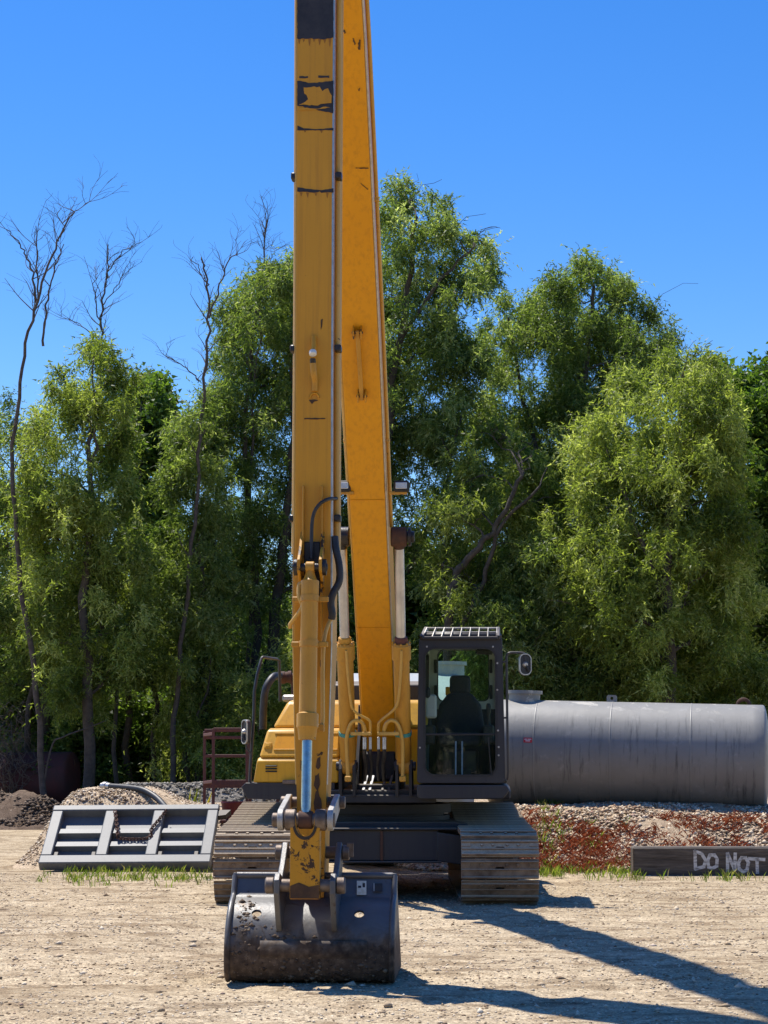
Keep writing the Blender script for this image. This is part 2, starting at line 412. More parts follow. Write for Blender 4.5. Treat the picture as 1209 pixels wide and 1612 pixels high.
def ground_mat(name, dark, mid, light, rut=True, sc=1.0):
    m, nt, bs, tc, out = newmat(name)
    v = tc.outputs['Object']
    n1 = noise(nt, tc, .55 * sc, 6, .65); n2 = noise(nt, tc, 9 * sc, 6, .7); n3 = noise(nt, tc, 55 * sc, 4, .7)
    c = ramp(nt, n1.outputs[0], [(.32, mid), (.62, light)]).outputs[0]
    f2 = ramp(nt, n2.outputs[0], [(.42, 0.0), (.68, .75)]); c = mix(nt, f2.outputs[0], c, dark)
    if rut:
        n4 = noise(nt, tc, 1, 7, .72, stretch(nt, tc, 1.1, 3.0, 1)); f4 = ramp(nt, n4.outputs[0], [(.50, 0.0), (.58, .8)]); c = mix(nt, f4.outputs[0], c, dark)
        n6 = noise(nt, tc, 2.1, 8, .75, dist=.6); f6 = ramp(nt, n6.outputs[0], [(.58, 0.0), (.63, .85)]); c = mix(nt, f6.outputs[0], c, (dark[0] * .62, dark[1] * .6, dark[2] * .62))
    if rut:
        ra = node(nt, 'ShaderNodeAttribute'); ra.attribute_name = 'rut'; rf = ramp(nt, ra.outputs['Fac'], [(0, 0.0), (1, .4)]); c = mix(nt, rf.outputs[0], c, (light[0] * 1.08, light[1] * 1.06, light[2] * 1.04))
    vo = node(nt, 'ShaderNodeTexVoronoi'); vo.inputs['Scale'].default_value = 80 * sc; nt.links.new(v, vo.inputs['Vector'])
    sc2 = node(nt, 'ShaderNodeSeparateColor'); nt.links.new(vo.outputs['Color'], sc2.inputs[0])
    st = ramp(nt, sc2.outputs[0], [(.0, (.45, .42, .4)), (.5, (1, 1, 1)), (.8, (1.0, .98, .95)), (1, (1.6, 1.55, 1.5))]).outputs[0]
    c = mix(nt, .85, c, st, 'MULTIPLY')
    nt.links.new(c, bs.inputs['Base Color']); bs.inputs['Roughness'].default_value = .95; bs.inputs['Specular IOR Level'].default_value = .15
    h = mix(nt, .5, n3.outputs[0], vo.outputs['Distance'], 'ADD'); bumpn(nt, bs, h, .55, .015)
    return m
MT['ground'] = ground_mat('gravel_yard', (.225, .16, .095), (.405, .32, .205), (.55, .452, .308))
MT['bank'] = ground_mat('bank_gravel', (.24, .16, .105), (.38, .285, .19), (.46, .365, .25), False)
MT['pile'] = ground_mat('pile_gravel', (.36, .265, .17), (.5, .385, .26), (.6, .48, .33), False)
MT['dirt'] = ground_mat('dirt_clods', (.07, .045, .03), (.13, .09, .062), (.2, .145, .105), False)
MT['berm'] = ground_mat('berm_rubble', (.09, .08, .065), (.2, .18, .15), (.28, .25, .21), False)
LIMESTONE = [(.0, (.20, .13, .08)), (.2, (.38, .28, .175)), (.5, (.52, .40, .27)), (.75, (.62, .51, .37)), (.92, (.74, .66, .53)), (1, (.32, .2, .15))]
MT['stones'] = stone_mat('limestone_gravel', LIMESTONE)
MT['bank_stones'] = stone_mat('bank_stone', [(.0, (.20, .11, .07)), (.25, (.36, .25, .16)), (.55, (.54, .40, .26)), (.8, (.68, .55, .39)), (.95, (.72, .64, .5)), (1, (.42, .22, .16))])
MT['clods'] = stone_mat('dirt_clod', [(0, (.07, .045, .03)), (.6, (.16, .115, .08)), (1, (.24, .18, .13))])
MT['berm_stones'] = stone_mat('berm_stone', [(0, (.1, .085, .065)), (.6, (.24, .21, .17)), (1, (.36, .33, .28))])
MT['grass'] = leaf_mat('grass', [(0, (.10, .165, .025)), (.5, (.18, .255, .045)), (.8, (.27, .30, .08)), (1, (.45, .4, .2))], .35)
MT['red_weed'] = leaf_mat('red_weed', [(0, (.14, .035, .02)), (.6, (.25, .07, .038)), (1, (.32, .14, .08))], .3, (1.2, 1, .8))
MT['willow'] = leaf_mat('willow_leaf', [(0, (.065, .098, .028)), (.4, (.135, .185, .05)), (.75, (.22, .27, .095)), (1, (.40, .44, .24))])
MT['willow_light'] = leaf_mat('willow_light_leaf', [(0, (.085, .118, .026)), (.4, (.17, .215, .05)), (.75, (.265, .305, .09)), (1, (.45, .48, .22))])
MT['broad'] = leaf_mat('broad_leaf', [(0, (.045, .085, .018)), (.5, (.085, .145, .025)), (.9, (.14, .22, .04)), (1, (.22, .3, .08))], .45)
MT['under'] = leaf_mat('understory_leaf', [(0, (.045, .08, .02)), (.5, (.10, .155, .035)), (.9, (.17, .235, .055)), (1, (.27, .33, .1))], .5)

# ------------------------------------------------------------------ ground
RUTS = [(-9, 24, 11.2, .16, .022), (-9, 24, 9.4, .16, .022), (6, 2.5, 9.8, .17, .02), (6, 2.5, 11.6, .17, .02), (-3, 40, 26.2, .15, .016), (-3, 40, 24.3, .15, .016), (3.5, 34, 15.5, .18, .02), (-6.5, 9, 5.2, .17, .018), (-6.5, 9, 7.0, .17, .018)]
def gz(x, y):
    x = np.asarray(x, float); y = np.asarray(y, float)
    near = S(y, 6, 9) * (1 - S(y, 36, 46)) * (1 - S(np.abs(x), 8, 14))
    z = near * (.014 * wob(x * .35, y, 1.1, 1) + .010 * wob(x * .6, y * 2.2, 2.3, 2) - .004)
    for (cx_, cy_, R_, w_, dp_) in RUTS:
        dx, dy = x - cx_, y - cy_; r = np.hypot(dx, dy) - R_; cle = .75 + .25 * np.sign(np.sin(np.arctan2(dy, dx) * R_ / .075))
        z = z - near * dp_ * (np.exp(-(r / w_) ** 4) * cle - .45 * np.exp(-((np.abs(r) - 1.35 * w_) / (.35 * w_)) ** 2))
    return z
xs = np.unique(np.concatenate([np.linspace(-400, -20, 20), np.linspace(-20, -7, 40), np.arange(-7, 7.001, .06), np.linspace(7, 20, 40), np.linspace(20, 400, 20)]))
ys = np.unique(np.concatenate([np.linspace(-200, 0, 12), np.linspace(0, 9.5, 24), np.arange(9.5, 27, .06), np.linspace(27, 50, 90), np.linspace(50, 900, 40)]))
X, Y = np.meshgrid(xs, ys)
V = np.stack([X, Y, gz(X, Y)], -1).reshape(-1, 3)
nx, ny = len(xs), len(ys)
I = np.arange(nx * ny).reshape(ny, nx)
Q = np.stack([I[:-1, :-1], I[:-1, 1:], I[1:, 1:], I[1:, :-1]], -1).reshape(-1, 4)
g = fast_mesh('ground', V, Q, MT['ground']); g.data.shade_smooth(); tag(g, kind='structure')
rt = 0 * X
for (cx_, cy_, R_, w_, dp_) in RUTS: rt = np.maximum(rt, np.exp(-((np.hypot(X - cx_, Y - cy_) - R_) / (w_ * 1.1)) ** 4))
rt = rt * np.clip(.6 + .6 * wob(X, Y, 1.2, 77), 0, 1); at_ = g.data.attributes.new('rut', 'FLOAT', 'POINT'); at_.data.foreach_set('value', rt.reshape(-1).astype(np.float32))

OCT_F = np.array([(0, 2, 4), (2, 1, 4), (1, 3, 4), (3, 0, 4), (2, 0, 5), (1, 2, 5), (3, 1, 5), (0, 3, 5)])
OCT_V = np.array([(1, 0, 0), (-1, 0, 0), (0, 1, 0), (0, -1, 0), (0, 0, 1), (0, 0, -1)], float)
def stones(name, xy, zf, size, mat, parent=None, flat=.6):
    n = len(xy); s = size[0] + (size[1] - size[0]) * rng.random(n) ** 2.5
    v = OCT_V[None] * (1 + rng.uniform(-.35, .35, (n, 6, 3))) + rng.uniform(-.22, .22, (n, 6, 3))
    v = v * s[:, None, None]; v[:, :, 2] *= flat
    a = rng.random(n) * 6.283; c, sn = np.cos(a)[:, None], np.sin(a)[:, None]
    xr = v[:, :, 0] * c - v[:, :, 1] * sn; yr = v[:, :, 0] * sn + v[:, :, 1] * c
    v[:, :, 0] = xr + xy[:, 0:1]; v[:, :, 1] = yr + xy[:, 1:2]; v[:, :, 2] += (zf(xy[:, 0], xy[:, 1]) + s * .12)[:, None]
    q = (OCT_F[None] + (np.arange(n) * 6)[:, None, None]).reshape(-1, 3)
    o = fast_mesh(name, v.reshape(-1, 3), q, mat, np.repeat(rng.random(n), 8), parent); o['kind'] = 'stuff'; return o

def view_xy(n, d0, d1, marg=.6, power=1.0):
    """random ground points inside the wedge the camera overlooks"""
    d = d0 + (d1 - d0) * rng.random(n) ** power
    x = (rng.random(n) * 2 - 1) * (604.5 / F * d * 1.12 + marg)
    return np.stack([x, d], 1)
xy = view_xy(52000, 10.2, 25.5, power=1.15)
dens = wob(xy[:, 0] * .5, xy[:, 1] * 1.6, 1.3, 9); keep = rng.random(len(xy)) < np.clip(.55 + .5 * dens, .08, 1)
stones('yard_gravel', xy[keep], gz, (.005, .017), MT['stones'])
bpy.data.objects['yard_gravel']['label'] = 'loose pale gravel scattered over the packed yard'
xy = view_xy(260, 10.5, 24, power=1.0)
tag(stones('loose_stones', xy, gz, (.016, .045), MT['stones']), 'larger loose stones lying about on the yard', kind='stuff')

def sheet(name, x0, x1, y0, y1, st, hf, mat, rough=.02, seed=3, sc=3.0):
    X, Y = np.meshgrid(np.arange(x0, x1 + st, st), np.arange(y0, y1 + st, st))
    h = hf(X, Y); Z = h + rough * wob(X, Y, sc, seed) * S(h, .02, .2) - .05 * (1 - S(h, 0, .06))
    ny, nx = X.shape; I = np.arange(nx * ny).reshape(ny, nx)
    Q = np.stack([I[:-1, :-1], I[:-1, 1:], I[1:, 1:], I[1:, :-1]], -1).reshape(-1, 4)
    o = fast_mesh(name, np.stack([X, Y, Z], -1).reshape(-1, 3), Q, mat); o.data.shade_smooth(); return o
def region_xy(n, x0, x1, y0, y1): return np.stack([rng.uniform(x0, x1, n), rng.uniform(y0, y1, n)], 1)

def bank_h(x, y):
    e = .25 * wob(x, y * 0 + 3, .8, 5)
    return .80 * S(y + e, 25.1, 27.5) * S(x, .0, 1.1) * (1 - S(y, 33, 36)) + .035 * wob(x, y, 1.4, 6) * S(y, 25.2, 26)
bank = sheet('gravel_bank', -1.6, 12, 24.9, 37, .09, bank_h, MT['bank'], .035); tag(bank, kind='structure')
p_ = region_xy(30000, -.6, 7.5, 25.0, 29.0); p_ = p_[bank_h(p_[:, 0], p_[:, 1]) > .03]
tag(stones('bank_gravel', p_, bank_h, (.016, .05), MT['bank_stones']), 'coarse broken stone covering the bank below the big grey tank', kind='stuff')

def pile_h(x, y):
    H = S(x, -5.25, -4.3) * (1.03 - .24 * S(x, -3.5, -2.7)) * (1 - S(x, -1.7, -.8))
    return H * S(y, 25.95, 27.4) * (1 - S(y, 28.8, 30.6))
gp = sheet('gravel_pile', -6, -.6, 25.7, 31, .07, pile_h, MT['pile'], .03, 8)
tag(gp, 'pale gravel pile heaped behind the grey steel tailgate', 'pile')
p_ = region_xy(17000, -5.8, -.9, 25.8, 29.3); p_ = p_[pile_h(p_[:, 0], p_[:, 1]) > .05]
stones('pile_stones', p_, pile_h, (.011, .034), MT['stones'], gp)
def dirt_h(x, y):
    return (.60 + .16 * wob(x, y, 1.1, 11)) * (1 - S(x, -7.0, -6.0)) * S(y, 38, 39.6) * (1 - S(y, 40.5, 42.5))
dp = sheet('dirt_pile', -12, -5.6, 37.6, 43, .1, dirt_h, MT['dirt'], .10, 12)
tag(dp, 'dark heap of dug earth in front of the old red tank', 'pile')
p_ = region_xy(5000, -11, -5.8, 38, 41); p_ = p_[dirt_h(p_[:, 0], p_[:, 1]) > .08]
stones('clods', p_, dirt_h, (.02, .075), MT['clods'], dp)
def berm_h(x, y):
    return (.92 + .05 * wob(x, y, .9, 14)) * S(x, -6.2, -4.8) * (1 - S(x, .5, 1.6)) * S(y, 34.6, 36) * (1 - S(y, 36.8, 38.4))
bm_ = sheet('rubble_berm', -7, 2, 34.2, 39, .1, berm_h, MT['berm'], .06, 15)
tag(bm_, 'low grey rubble berm along the foot of the trees', 'berm')
p_ = region_xy(8000, -6, 1.5, 34.6, 37.4); p_ = p_[berm_h(p_[:, 0], p_[:, 1]) > .05]
stones('rubble', p_, berm_h, (.02, .06), MT['berm_stones'], bm_)

# ------------------------------------------------------------------ grass and weeds
def blades(name, pts, zf, h, w, mat, lean=.5, per=5, parent=None):
    n = len(pts) * per; b = np.repeat(pts, per, 0) + rng.normal(0, .03, (n, 2))
    hh = rng.uniform(h[0], h[1], n); a = rng.random(n) * 6.283; ln = rng.random(n) * lean * hh
    base = np.stack([b[:, 0], b[:, 1], zf(b[:, 0], b[:, 1]) - .01], 1)
    wd = np.stack([np.cos(a + 1.57), np.sin(a + 1.57), 0 * a], 1) * (w * rng.uniform(.6, 1.3, n))[:, None]
    midp = base + np.stack([np.cos(a) * ln * .35, np.sin(a) * ln * .35, hh * .6], 1)
    tip = base + np.stack([np.cos(a) * ln, np.sin(a) * ln, hh], 1)
    V = np.stack([base - wd, base + wd, midp + wd * .8, tip, midp - wd * .8], 1).reshape(-1, 3)
    Q = np.arange(n * 5).reshape(n, 5)
    o = fast_mesh(name, V, Q, mat, rng.random(n), parent); o['kind'] = 'stuff'; return o
def patch(n, px0, px1, py0, py1):
    out = []
    for _ in range(n):
        px = random.uniform(px0, px1); py = random.uniform(py0, py1)
        ang = math.atan((py - 806) / F) - PITCH; D = CAMH / tan(ang); out.append((P(px, py, D).x, D))
    return np.array(out)
g1 = np.concatenate([patch(300, 105, 312, 1366, 1390), patch(110, 60, 340, 1362, 1397)])
k_ = wob(g1[:, 0] * 2, g1[:, 1] * 2, 2.2, 31) > -.25; g1 = g1[k_]
tag(blades('grass_strip', g1, gz, (.02, .12), .0045, MT['grass'], .7, 6), 'green weedy grass along the foot of the grey tailgate', kind='stuff')
g2 = np.concatenate([patch(190, 851, 886, 1345, 1380), patch(110, 885, 1000, 1362, 1386), patch(90, 1000, 1215, 1374, 1388)])
k_ = wob(g2[:, 0] * 2, g2[:, 1] * 2, 2.2, 33) > -.1; g2 = g2[k_ | (g2[:, 0] < 2.3)]
tag(blades('verge_grass', g2, lambda x, y: np.maximum(gz(x, y), bank_h(x, y)), (.03, .14), .0042, MT['grass'], .8, 5), 'sparse green grass along the painted timber beam', kind='stuff')
c_ = region_xy(130, .9, 6.5, 25.5, 27.0); q_ = np.repeat(c_, 24, 0) + rng.normal(0, .13, (130 * 24, 2))
k_ = wob(q_[:, 0], q_[:, 1], 1.2, 21) > -.15; q_ = q_[k_]
tag(blades('red_weeds', q_, bank_h, (.025, .10), .0045, MT['red_weed'], 2.0, 5), 'rust red dried weeds growing over the stone bank', kind='stuff')
c_ = region_xy(90, 1.4, 6.5, 25.0, 25.7)
tag(blades('bank_grass', c_, bank_h, (.03, .12), .004, MT['grass'], .9, 6), 'thin green grass at the toe of the stone bank', kind='stuff')

# ------------------------------------------------------------------ trees
def in_poly(x, y, poly):
    r = np.zeros(len(x), bool); n = len(poly)
    for i in range(n):
        (x0, y0), (x1, y1) = poly[i], poly[(i + 1) % n]
        if y0 == y1: continue
        c = ((y0 > y) != (y1 > y)) & (x < (x1 - x0) * (y - y0) / (y1 - y0) + x0); r ^= c
    return r
def leaf_cloud(cen, rad, n, kind, size=1.0, vs=1.0):
    """leaves hanging in strands (willow) or in flat sprays (broad) inside clumps"""
    per = 8 if kind == 'willow' else 5
    ns = n // per; w = rad ** 2; b = rng.choice(len(cen), ns, p=w / w.sum())
    d = rng.normal(size=(ns, 3)); d /= np.linalg.norm(d, axis=1)[:, None]; d[:, 2] *= vs
    p = cen[b] + d * (rad[b] * rng.random(ns) ** .55)[:, None]
    btint = rng.normal(0, .2, len(cen))[b]
    if kind == 'willow':
        h = rng.normal(size=(ns, 3)) * .55 + d * .25; up = rng.random(ns) < .38; h[:, 2] = np.where(up, rng.uniform(.2, 1.0, ns), -rng.uniform(.5, 1.1, ns))
        L = np.where(up, rng.uniform(.12, .38, ns), rng.uniform(.2, .55, ns)) * size
        t = (np.arange(per) + .5) / per
        q = p[:, None, :] + h[:, None, :] * (L[:, None] * t[None])[:, :, None]
        ax = h[:, None, :] * .6 + rng.normal(size=(ns, per, 3)) * np.array([.75, .75, .6]); ax[:, :, 2] -= .35
        ll = rng.uniform(.07, .145, (ns, per)) * size; ww = ll * rng.uniform(.22, .36, (ns, per))
    else:
        q = p[:, None, :] + rng.normal(size=(ns, per, 3)) * .10 * size
        ax = rng.normal(size=(ns, per, 3)); ax[:, :, 2] = ax[:, :, 2] * .6 - .3
        ll = rng.uniform(.07, .14, (ns, per)) * size; ww = ll * rng.uniform(.7, 1.0, (ns, per))
    q = q.reshape(-1, 3); ax = ax.reshape(-1, 3); ax /= np.linalg.norm(ax, axis=1)[:, None]; ll = ll.reshape(-1, 1); ww = ww.reshape(-1, 1)
    s = np.cross(ax, rng.normal(size=ax.shape)); s /= np.linalg.norm(s, axis=1)[:, None] + 1e-9
    V = np.stack([q - s * ww * .5, q + s * ww * .5, q + ax * ll], 1).reshape(-1, 3)
    tint = np.clip(np.repeat(.45 + btint, per) + rng.normal(0, .22, len(q)), 0, 1)
    return V, np.arange(len(V)).reshape(-1, 3), tint

def branch_tubes(mb, p0, p1, r0, r1, wig=.06, n=6, sides=6):
    p0 = Vector(p0); p1 = Vector(p1); L = (p1 - p0).length; pts = []
    for i in range(n + 1):
        t = i / n; j = Vector((random.gauss(0, 1), random.gauss(0, 1), random.gauss(0, .6))) * wig * L * sin(pi * t) * .5
        up = Vector((0, 0, 1)) * .10 * L * sin(pi * t)
        pts.append(p0.lerp(p1, t) + j + up)
    mb.tube(pts, [r0 + (r1 - r0) * i / n for i in range(n + 1)], sides); return pts

def tree(name, label, cat, D, poly, trunks, nleaf, mat, kind='willow', depth=1.6, blob=(.2, .5), dens=1.25, group=None, size=1.0, limbs=16, bark='bark', tfront=-.9):
    """poly: outline of the crown in the photograph; trunks: [(points, width0 px, width1 px)]"""
    base = P(trunks[0][0][0][0], trunks[0][0][0][1], D + tfront); base.z = 0
    root = empty(name, base); tag(root, label, cat, group)
    px = np.array(poly, float); x0, x1, y0, y1 = px[:, 0].min(), px[:, 0].max(), px[:, 1].min(), px[:, 1].max()
    m = D / F; area = .5 * abs(np.dot(px[:, 0], np.roll(px[:, 1], 1)) - np.dot(px[:, 1], np.roll(px[:, 0], 1))) * m * m
    nb = int(area * dens * 1.9) + 6; cs = []
    while len(cs) < nb:
        qx = rng.uniform(x0, x1, 400); qy = rng.uniform(y0, y1, 400); ok = in_poly(qx, qy, poly)
        cs += list(zip(qx[ok], qy[ok]))
    cs = cs[:nb]
    cen = []; rad = []
    for (qx, qy) in cs:
        off = rng.uniform(-1, 1) * depth; p = P(qx, qy, D + off); cen.append(p - base); rad.append(rng.uniform(*blob))
    # fill the rim so that the outline holds
    per = sum(np.hypot(*(px[i] - px[i - 1])) for i in range(len(px)))
    for i in range(len(px)):
        a, b = px[i - 1], px[i]; k = max(1, int(np.hypot(*(b - a)) * m / .75))
        for j in range(k):
            t = (j + rng.random()) / k; q = a + (b - a) * t
            q = q + (px.mean(0) - q) / np.linalg.norm(px.mean(0) - q) * rng.uniform(.05, .55) / m
            cen.append(P(q[0], q[1], D + rng.uniform(-.6, .6) * depth) - base); rad.append(rng.uniform(blob[0] * .6, blob[1] * .75))
    cen = np.array([tuple(c) for c in cen]); rad = np.array(rad)
    V, Q, t = leaf_cloud(cen, rad, int(nleaf * 1.65), kind, size * 1.0)
    nf = int(nb * 7); fx = []; fy = []
    while len(fx) < nf:
        qx = rng.uniform(x0, x1, 4000); qy = rng.uniform(y0, y1 + .06 * (y1 - y0), 4000); ok = in_poly(qx, qy - rng.uniform(0, .06, 4000) * (y1 - y0), poly); fx += list(qx[ok]); fy += list(qy[ok])
    dn_ = np.clip(rng.normal(0, .75, nf), -1.6, 1.6) * depth
    cf_ = np.array([tuple(P(a_, b_, D + c_) - base) for a_, b_, c_ in zip(fx[:nf], fy[:nf], dn_)])
    wk = wob(cf_[:, 0] * 1.3, cf_[:, 2], 1.1, 40) + rng.normal(0, .35, nf); cf_ = cf_[wk > -.45]
    V2, Q2, t2 = leaf_cloud(cf_, rng.uniform(.10, .26, len(cf_)), int(nleaf * 1.25), kind, size * .92, 1.2)
    V = np.concatenate([V, V2]); t = np.concatenate([t, t2])
    k = V.reshape(-1, 3, 3)[:, 0, 2] > -.0; V = V.reshape(-1, 3, 3)[k].reshape(-1, 3)
    fast_mesh('crown', V, np.arange(len(V)).reshape(-1, 3), mat, t[k], root)['kind'] = 'stuff'
    mb = MB(); tp = []
    for (pts, w0, w1) in trunks:
        pp = []
        for (qx, qy) in pts: pp.append(P(qx, qy, D + tfront) - base)
        if pts is trunks[0][0]: pp[0].z = -.1
        pp = spline(pp, 6); n = len(pp)
        for i in range(1, n - 1): pp[i] = pp[i] + Vector((random.gauss(0, .03), random.gauss(0, .03), 0))
        rr = [(w0 + (w1 - w0) * i / (n - 1)) * m / 2 for i in range(n)]; mb.tube(pp, rr, 9); tp += list(zip(pp, rr))
    order = rng.permutation(len(cen))[:limbs]
    for i in order:
        c = Vector(cen[i]); best = min(tp, key=lambda q: (q[0] - c).length + (3.0 if q[0].z > c.z - .3 else 0))
        r0 = max(.018, best[1] * .45); pts = branch_tubes(mb, best[0], c, r0, .008, .12)
        for _ in range(3):
            a = pts[random.randint(2, 5)]; branch_tubes(mb, a, a + Vector((random.gauss(0, .5), random.gauss(0, .5), random.uniform(0, .7))), r0 * .4, .005, .15, 4, 4)
    mb.build('trunk', MT[bark], root, 60)
    return root

WL, WW, BR, UN = MT['willow_light'], MT['willow'], MT['broad'], MT['under']
tree('willow_tree', 'light green young willow with a pointed crown behind the gravel pile', 'tree', 42,
     [(150, 528), (185, 560), (205, 620), (212, 720), (225, 830), (240, 950), (215, 1060), (150, 1110), (70, 1090), (40, 980), (45, 860), (35, 740), (60, 640), (95, 570)],
     [([(135, 1240), (138, 1100), (133, 940), (142, 780), (140, 640)], 20, 5), ([(140, 760), (150, 690), (148, 560)], 6, 2)], 46000, WL, dens=1.5, limbs=20)
tree('willow_tree', 'small willow at the very edge of the wood behind the dirt heap', 'tree', 45,
     [(-40, 640), (20, 620), (60, 690), (60, 800), (70, 930), (60, 1060), (0, 1100), (-60, 1050), (-60, 760)],
     [([(60, 1235), (72, 1080), (60, 960), (20, 800)], 18, 5)], 22000, WW, dens=1.3)
tree('broadleaf_tree', 'dark round-leaved tree in the gap beside the light green willow', 'tree', 52,
     [(225, 585), (255, 600), (275, 640), (280, 700), (262, 760), (268, 840), (240, 900), (205, 860), (200, 760), (196, 640)],
     [([(214, 1240), (216, 1000), (220, 820), (222, 640)], 12, 3)], 12000, BR, 'broad', 1.2, (.25, .55), 1.3, size=1.25)
tree('willow_tree', 'slender grey-green willow standing behind the rusty red platform', 'tree', 44,
     [(290, 640), (330, 600), (345, 700), (360, 820), (372, 940), (350, 1040), (290, 1080), (245, 1010), (240, 900), (262, 800), (255, 730)],
     [([(318, 1240), (322, 1060), (316, 900), (300, 720)], 13, 4)], 30000, WW, dens=1.35, limbs=14)
tree('willow_tree', 'tall full willow rising directly behind the excavator stick', 'tree', 46,
     [(362, 430), (400, 425), (440, 395), (480, 380), (530, 420), (560, 560), (570, 760), (560, 900), (500, 980), (420, 1000), (372, 940), (345, 820), (335, 680), (340, 540)],
     [([(418, 1240), (425, 1050), (442, 890), (460, 720), (462, 520)], 24, 6), ([(400, 1240), (402, 950), (385, 700), (402, 480)], 16, 4)], 62000, WW, dens=1.45, limbs=22)
tree('willow_tree', 'tallest willow with an open lopsided top beside the yellow boom', 'tree', 45,
     [(600, 330), (625, 300), (655, 288), (690, 288), (705, 320), (700, 355), (735, 350), (772, 380), (778, 415), (790, 420), (775, 448), (735, 425), (715, 440), (722, 500), (745, 520), (760, 560), (752, 610), (730, 660), (722, 720), (690, 740), (655, 770), (640, 860), (590, 900), (560, 700), (570, 450)],
     [([(600, 1240), (602, 900), (612, 660), (640, 480), (655, 340)], 24, 5), ([(612, 580), (670, 470), (745, 390)], 9, 3), ([(640, 900), (690, 790), (725, 660)], 8, 3)], 46000, WW, dens=1.35, blob=(.2, .45), limbs=22)
tree('willow_tree', 'broad willow with a peaked top behind the grey tank', 'tree', 48,
     [(770, 490), (795, 462), (815, 480), (840, 485), (845, 440), (880, 430), (905, 430), (935, 395), (955, 420), (995, 430), (1000, 470), (1040, 480), (1063, 510), (1050, 560), (1020, 620), (980, 700), (940, 830), (850, 900), (780, 880), (735, 800), (740, 700), (755, 600), (745, 540)],
     [([(858, 1240), (865, 1040), (880, 850), (915, 660), (935, 450)], 22, 5), ([(870, 800), (830, 650), (800, 500)], 9, 3)], 70000, WW, dens=1.5, limbs=24)
tree('willow_tree', 'leaning willow with two slanting bare trunks right of the boom lamps', 'tree', 43,
     [(690, 760), (720, 690), (770, 660), (830, 680), (880, 720), (895, 800), (860, 870), (800, 880), (760, 950), (700, 960), (655, 900), (650, 820)],
     [([(700, 1240), (708, 960), (735, 880), (780, 830), (822, 750)], 15, 6), ([(716, 1000), (755, 930), (790, 830), (850, 765)], 9, 4)], 26000, WL, dens=1.0, limbs=16, tfront=-2.0)
tree('willow_tree', 'wide drooping willow overhanging the end of the grey tank', 'tree', 41,
     [(1080, 548), (1110, 560), (1145, 600), (1165, 680), (1175, 800), (1185, 930), (1160, 1040), (1080, 1080), (980, 1070), (920, 1000), (880, 920), (890, 820), (905, 740), (900, 680), (940, 640), (985, 590), (1030, 560)],
     [([(1060, 1240), (1056, 1060), (1050, 900), (1060, 740), (1075, 590)], 24, 5), ([(1050, 960), (1000, 830), (960, 720)], 10, 3)], 78000, WL, dens=1.6, limbs=22)
tree('willow_tree', 'low bushy willow just behind the riser of the grey tank', 'tree', 42,
     [(780, 880), (850, 850), (900, 880), (960, 930), (1010, 1000), (1000, 1080), (900, 1110), (790, 1100), (740, 1030), (735, 940)],
     [([(905, 1240), (915, 1090), (895, 1000), (860, 900)], 15, 4), ([(930, 1240), (945, 1060), (955, 960)], 13, 4)], 36000, WW, dens=1.5, limbs=14)
tree('broadleaf_tree', 'bright green round-leaved tree past the right end of the tank', 'tree', 44,
     [(1165, 640), (1175, 590), (1215, 575), (1260, 600), (1290, 760), (1280, 960), (1240, 1080), (1190, 1100), (1160, 1040), (1180, 900), (1160, 780), (1175, 720)],
     [([(1215, 1240), (1212, 1000), (1205, 800), (1210, 640)], 20, 5)], 34000, BR, 'broad', 1.4, (.3, .7), 1.6, size=1.2)
tree('broadleaf_tree', 'half hidden green tree peeping over the drooping willow', 'tree', 54,
     [(1110, 575), (1140, 565), (1150, 620), (1160, 700), (1120, 760), (1080, 700)],
     [([(1125, 1240), (1125, 900), (1125, 640)], 14, 4)], 7000, BR, 'broad', 1.0, (.25, .5), 1.4, size=1.25, limbs=8)

# ---- bare dead trees
def dead_tree(label, D, trunks, twigs=40, tl=(.5, 1.5), seed=1):
    random.seed(seed)
    base = P(trunks[0][0][0][0], trunks[0][0][0][1], D); base.z = 0; m = D / F
    root = empty('dead_tree', base); tag(root, label, 'dead tree', 'bare dead trees in the wood')
    mb = MB(); br = mb; ends = []
    for k, (pts, w0, w1) in enumerate(trunks):
        pp = [P(a, b, D + .15 * k) - base for a, b in pts]
        if k == 0: pp[0].z = -.1
        pp = spline(pp, 6); n = len(pp)
        for i in range(1, n): pp[i] = pp[i] + Vector((random.gauss(0, .025), random.gauss(0, .04), 0))
        rr = [max(.005, .72 * (w0 + (w1 - w0) * (i / (n - 1)) ** .7) * m / 2) for i in range(n)]; (mb if k == 0 else br).tube(pp, rr, 7)
        ends += [(pp[i], (pp[min(i + 1, n - 1)] - pp[max(i - 1, 0)]).normalized(), rr[i]) for i in range(n // 3 if k == 0 else 1, n)]
    for _ in range(twigs):
        p, d, r = random.choice(ends)
        if p.z < 5.5: continue
        dd = (d * .9 + Vector((random.gauss(0, .8), random.gauss(0, .8), random.uniform(.1, .7)))).normalized(); L = random.uniform(*tl)
        q = p + dd * L * .5; e = q + (dd + Vector((random.gauss(0, .35), random.gauss(0, .35), .25))).normalized() * L * .5
        pts = spline([p, q, e], 4); br.tube(pts, [max(.003, min(r * .45, .012) * (1 - i / len(pts)) + .003) for i in range(len(pts))], 5)
        for _ in range(4):
            a = random.choice(pts[2:]); e2 = (dd + Vector((random.gauss(0, .9), random.gauss(0, .9), random.uniform(-.1, .6)))).normalized() * random.uniform(.2, .55)
            br.tube(spline([a, a + e2 * .5 + Vector((random.gauss(0, .04), 0, .03)), a + e2], 3), [.0042, .004, .0036, .0034, .003, .0028, .0025], 4)
    mb.build('trunk', MT['dead_bark'], root, 60)
